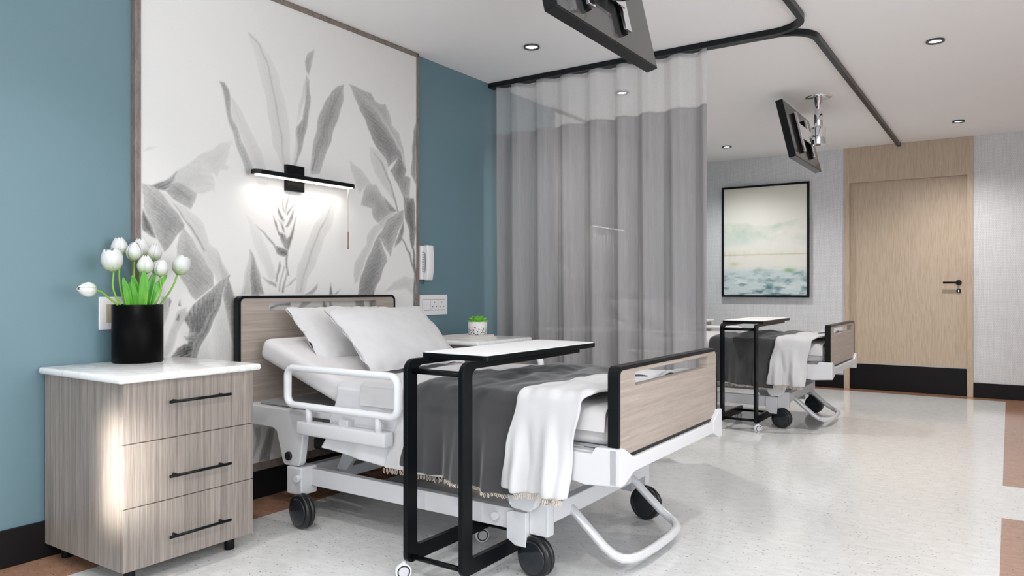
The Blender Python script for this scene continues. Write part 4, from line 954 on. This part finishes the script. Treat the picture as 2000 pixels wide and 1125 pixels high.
def bedding(near):
    A = lambda a, b_: a if near else b_
    out = []
    sh, _ = drape('bed_sheet', M['linen_cool'], [(-0.32, 0.655), (-0.2, 0.70), (0, 0.735), (0.9, 0.76)], [(-0.32, 1.085), (0, 1.14), (0.9, 1.16)], 0.352, 0.50, 0.004, 30, 0.4, 0.007, 0.3, 0.003, crown=0.004, flare=0.028, hem_slope=-0.04)
    out.append(tag(sh, A('white bed sheet hanging behind the near side rail of the near bed', 'white bed sheet on the far bed beside its raised head end'), 'sheet', 'white bed sheets'))
    bl, hem = drape('blanket', M['linen'], [(-0.35, 1.055), (0, 1.13), (0.5, 1.10), (0.9, 1.08)], [(-0.35, 1.47), (0, 1.5), (0.9, 1.5)], 0.332, 0.5, 0.010, 30, 1.7, 0.008, 0.24, 0.004, crown=0.014, flare=0.022)
    out.append(tag(bl, A('white fringed blanket peeking out under the charcoal throw on the near bed', 'white fringed blanket under the charcoal throw on the far bed'), 'blanket', 'white fringed blankets')); fringe(bl, hem, 1.0, 1.43, 0.022)
    bl2, _ = drape('bed_cover', M['linen'], [(-0.1, 1.42), (0.9, 1.42)], [(-0.1, 2.108), (0.9, 2.108)], 0.592, 0.592, 0.008, 40, 2.9, 0.004, 0.31, 0.006, crown=0.012, flare=0.0)
    out.append(tag(bl2, A('smooth white bed cover at the foot end of the near bed', 'smooth white bed cover at the foot end of the far bed'), 'bed cover', 'white bed covers'))
    # folded-back top sheet
    fs, _ = drape('folded_sheet', M['linen'], [(-0.06, 0.90), (0.0, 0.90), (0.45, 0.935), (0.9, 0.96)], [(-0.06, 1.235), (0, 1.235), (0.3, 1.27), (0.9, 1.36)], 0.585, 0.55, 0.019, 34, 4.2, 0.004, 0.2, 0.007, crown=0.022, thick=0.014, flare=0.0)
    out.append(tag(fs, A('white folded back top sheet beside the pillows on the near bed', 'white folded back top sheet on the far bed'), 'sheet', 'folded top sheets'))
    dk, hem = drape('charcoal_throw', M['throw_dark'], [(-0.33, 1.175), (-0.15, 1.205), (0, 1.225), (0.35, 1.275), (0.7, 1.34), (1.0, 1.36)], [(-0.33, 1.745), (0, 1.80), (0.3, 1.93), (0.6, 2.06), (1.0, 2.08)], 0.338, 0.46, 0.034, 60, 5.5, 0.026, 0.165, 0.024, crown=0.030, flare=0.018, hem_slope=-0.045)
    out.append(tag(dk, A('charcoal grey throw draped across the near bed', 'charcoal grey throw draped across the far bed'), 'throw', 'charcoal throws')); fringe(dk, hem, 1.42, 1.74, 0.014, 0.011)
    wt, hem = drape('white_throw', M['throw_white'], [(-0.36, 1.705), (-0.18, 1.728), (0, 1.765), (0.12, 1.80), (0.3, 1.88), (0.45, 1.945), (0.62, 2.0), (0.8, 2.04)], [(-0.36, 1.995), (-0.15, 2.005), (0, 2.035), (0.06, 2.07), (0.14, 2.10), (0.8, 2.112)], 0.352, 0.46, 0.058, 56, 7.1, 0.030, 0.15, 0.034, yend=3.2, crown=0.012, flare=0.022, thick=0.012)
    out.append(tag(wt, A('crumpled white throw hanging over the near side of the near bed foot', 'crumpled white throw hanging over the side of the far bed foot'), 'throw', 'white throws')); fringe(wt, hem, 1.79, 1.98, 0.020)
    return out
def pillow(cx, cz, y0, y1, h, ang, T, label, seed):
    e2 = Vector((-math.cos(ang), 0, math.sin(ang))); n = Vector((math.sin(ang), 0, math.cos(ang))); C = Vector((cx, (y0+y1)/2, cz)); W_ = y1-y0
    def fn(sgn):
        def g(uu, vv):
            u, v = uu*2-1, vv*2-1
            x = u*W_/2*(1-0.055*(1-v*v)*abs(u)**3); y = v*h/2*(1-0.05*(1-u*u)*abs(v)**3)
            iu, iv = max(0, 1-abs(u/0.955)**2.6), max(0, 1-abs(v/0.955)**2.6)
            t = T*(iu**0.55)*(iv**0.62)+0.0022
            t *= 1+0.06*fbm(u*2.1+seed, v*2.1, seed)
            edge = 1-min(1, t/T); wr = 0.010*fbm(u*4+seed, v*2.5, 3.3+seed, 3)*(0.35+edge)+0.010*math.sin(u*17+2.2*v+seed)*max(0, -v-0.1)*max(0, u+0.2)
            wob = 0.006*fbm(u*3+seed, v*3, 9.1, 2)*(1 if max(abs(u), abs(v)) > 0.7 else 0)*max(abs(u), abs(v))
            sag = -0.02*(u*u)
            return C+Vector((0, 1, 0))*x+e2*y+n*(sgn*(t+ (wr if sgn > 0 else wr*0.5))+wob+sag*0.5)
        return g
    b = MB(); b.grid(fn(1), 46, 40).grid(lambda u, v: fn(-1)(1-u, v), 46, 40)
    bmesh.ops.remove_doubles(b.bm, verts=b.bm.verts[:], dist=0.0004); bmesh.ops.recalc_face_normals(b.bm, faces=b.bm.faces[:])
    o = b.build('pillow', M['linen'], origin=(cx, (y0+y1)/2, cz)); 
    sb = o.modifiers.new('smooth', 'SUBSURF'); sb.levels = 1; sb.render_levels = 1
    return tag(o, label, 'pillow', 'white pillows')
near_b = bedding(True)
pa1 = pillow(0.350, 0.868, 2.50, 3.17, 0.40, math.radians(46), 0.056, 'white pillow at the back, against the near headboard', 1.0)
pb1 = pillow(0.63, 0.857, 2.535, 3.26, 0.455, math.radians(42.5), 0.070, 'white pillow in front, leaning on the other pillow of the near bed', 4.4)
def far(o, label): return dup(o, BAY, label)
for o, lab in zip(near_b, ('white bed sheet on the far bed beside its raised head end', 'white fringed blanket under the charcoal throw on the far bed', 'smooth white bed cover at the foot end of the far bed', 'white folded back top sheet on the far bed', 'charcoal grey throw draped across the far bed', 'crumpled white throw hanging over the side of the far bed foot')): far(o, lab)
far(pa1, 'white pillow at the back of the far bed, behind the curtain'); far(pb1, 'white pillow in front on the far bed, behind the curtain')

# ------------------------------------------------------------------ the second bay, seen faintly through the curtain
dup(pr, BAY, 'tall wall panel printed with grey leaves behind the curtain and far bed')
dup(wl, BAY, 'black wall lamp glowing faintly through the grey curtain')
va2 = dup(va, BAY+0.02, 'black cylindrical vase of white tulips behind the curtain')
for o in tul: dup(o, BAY+0.02, 'white tulip in the vase behind the grey curtain', group='white tulips behind the curtain')
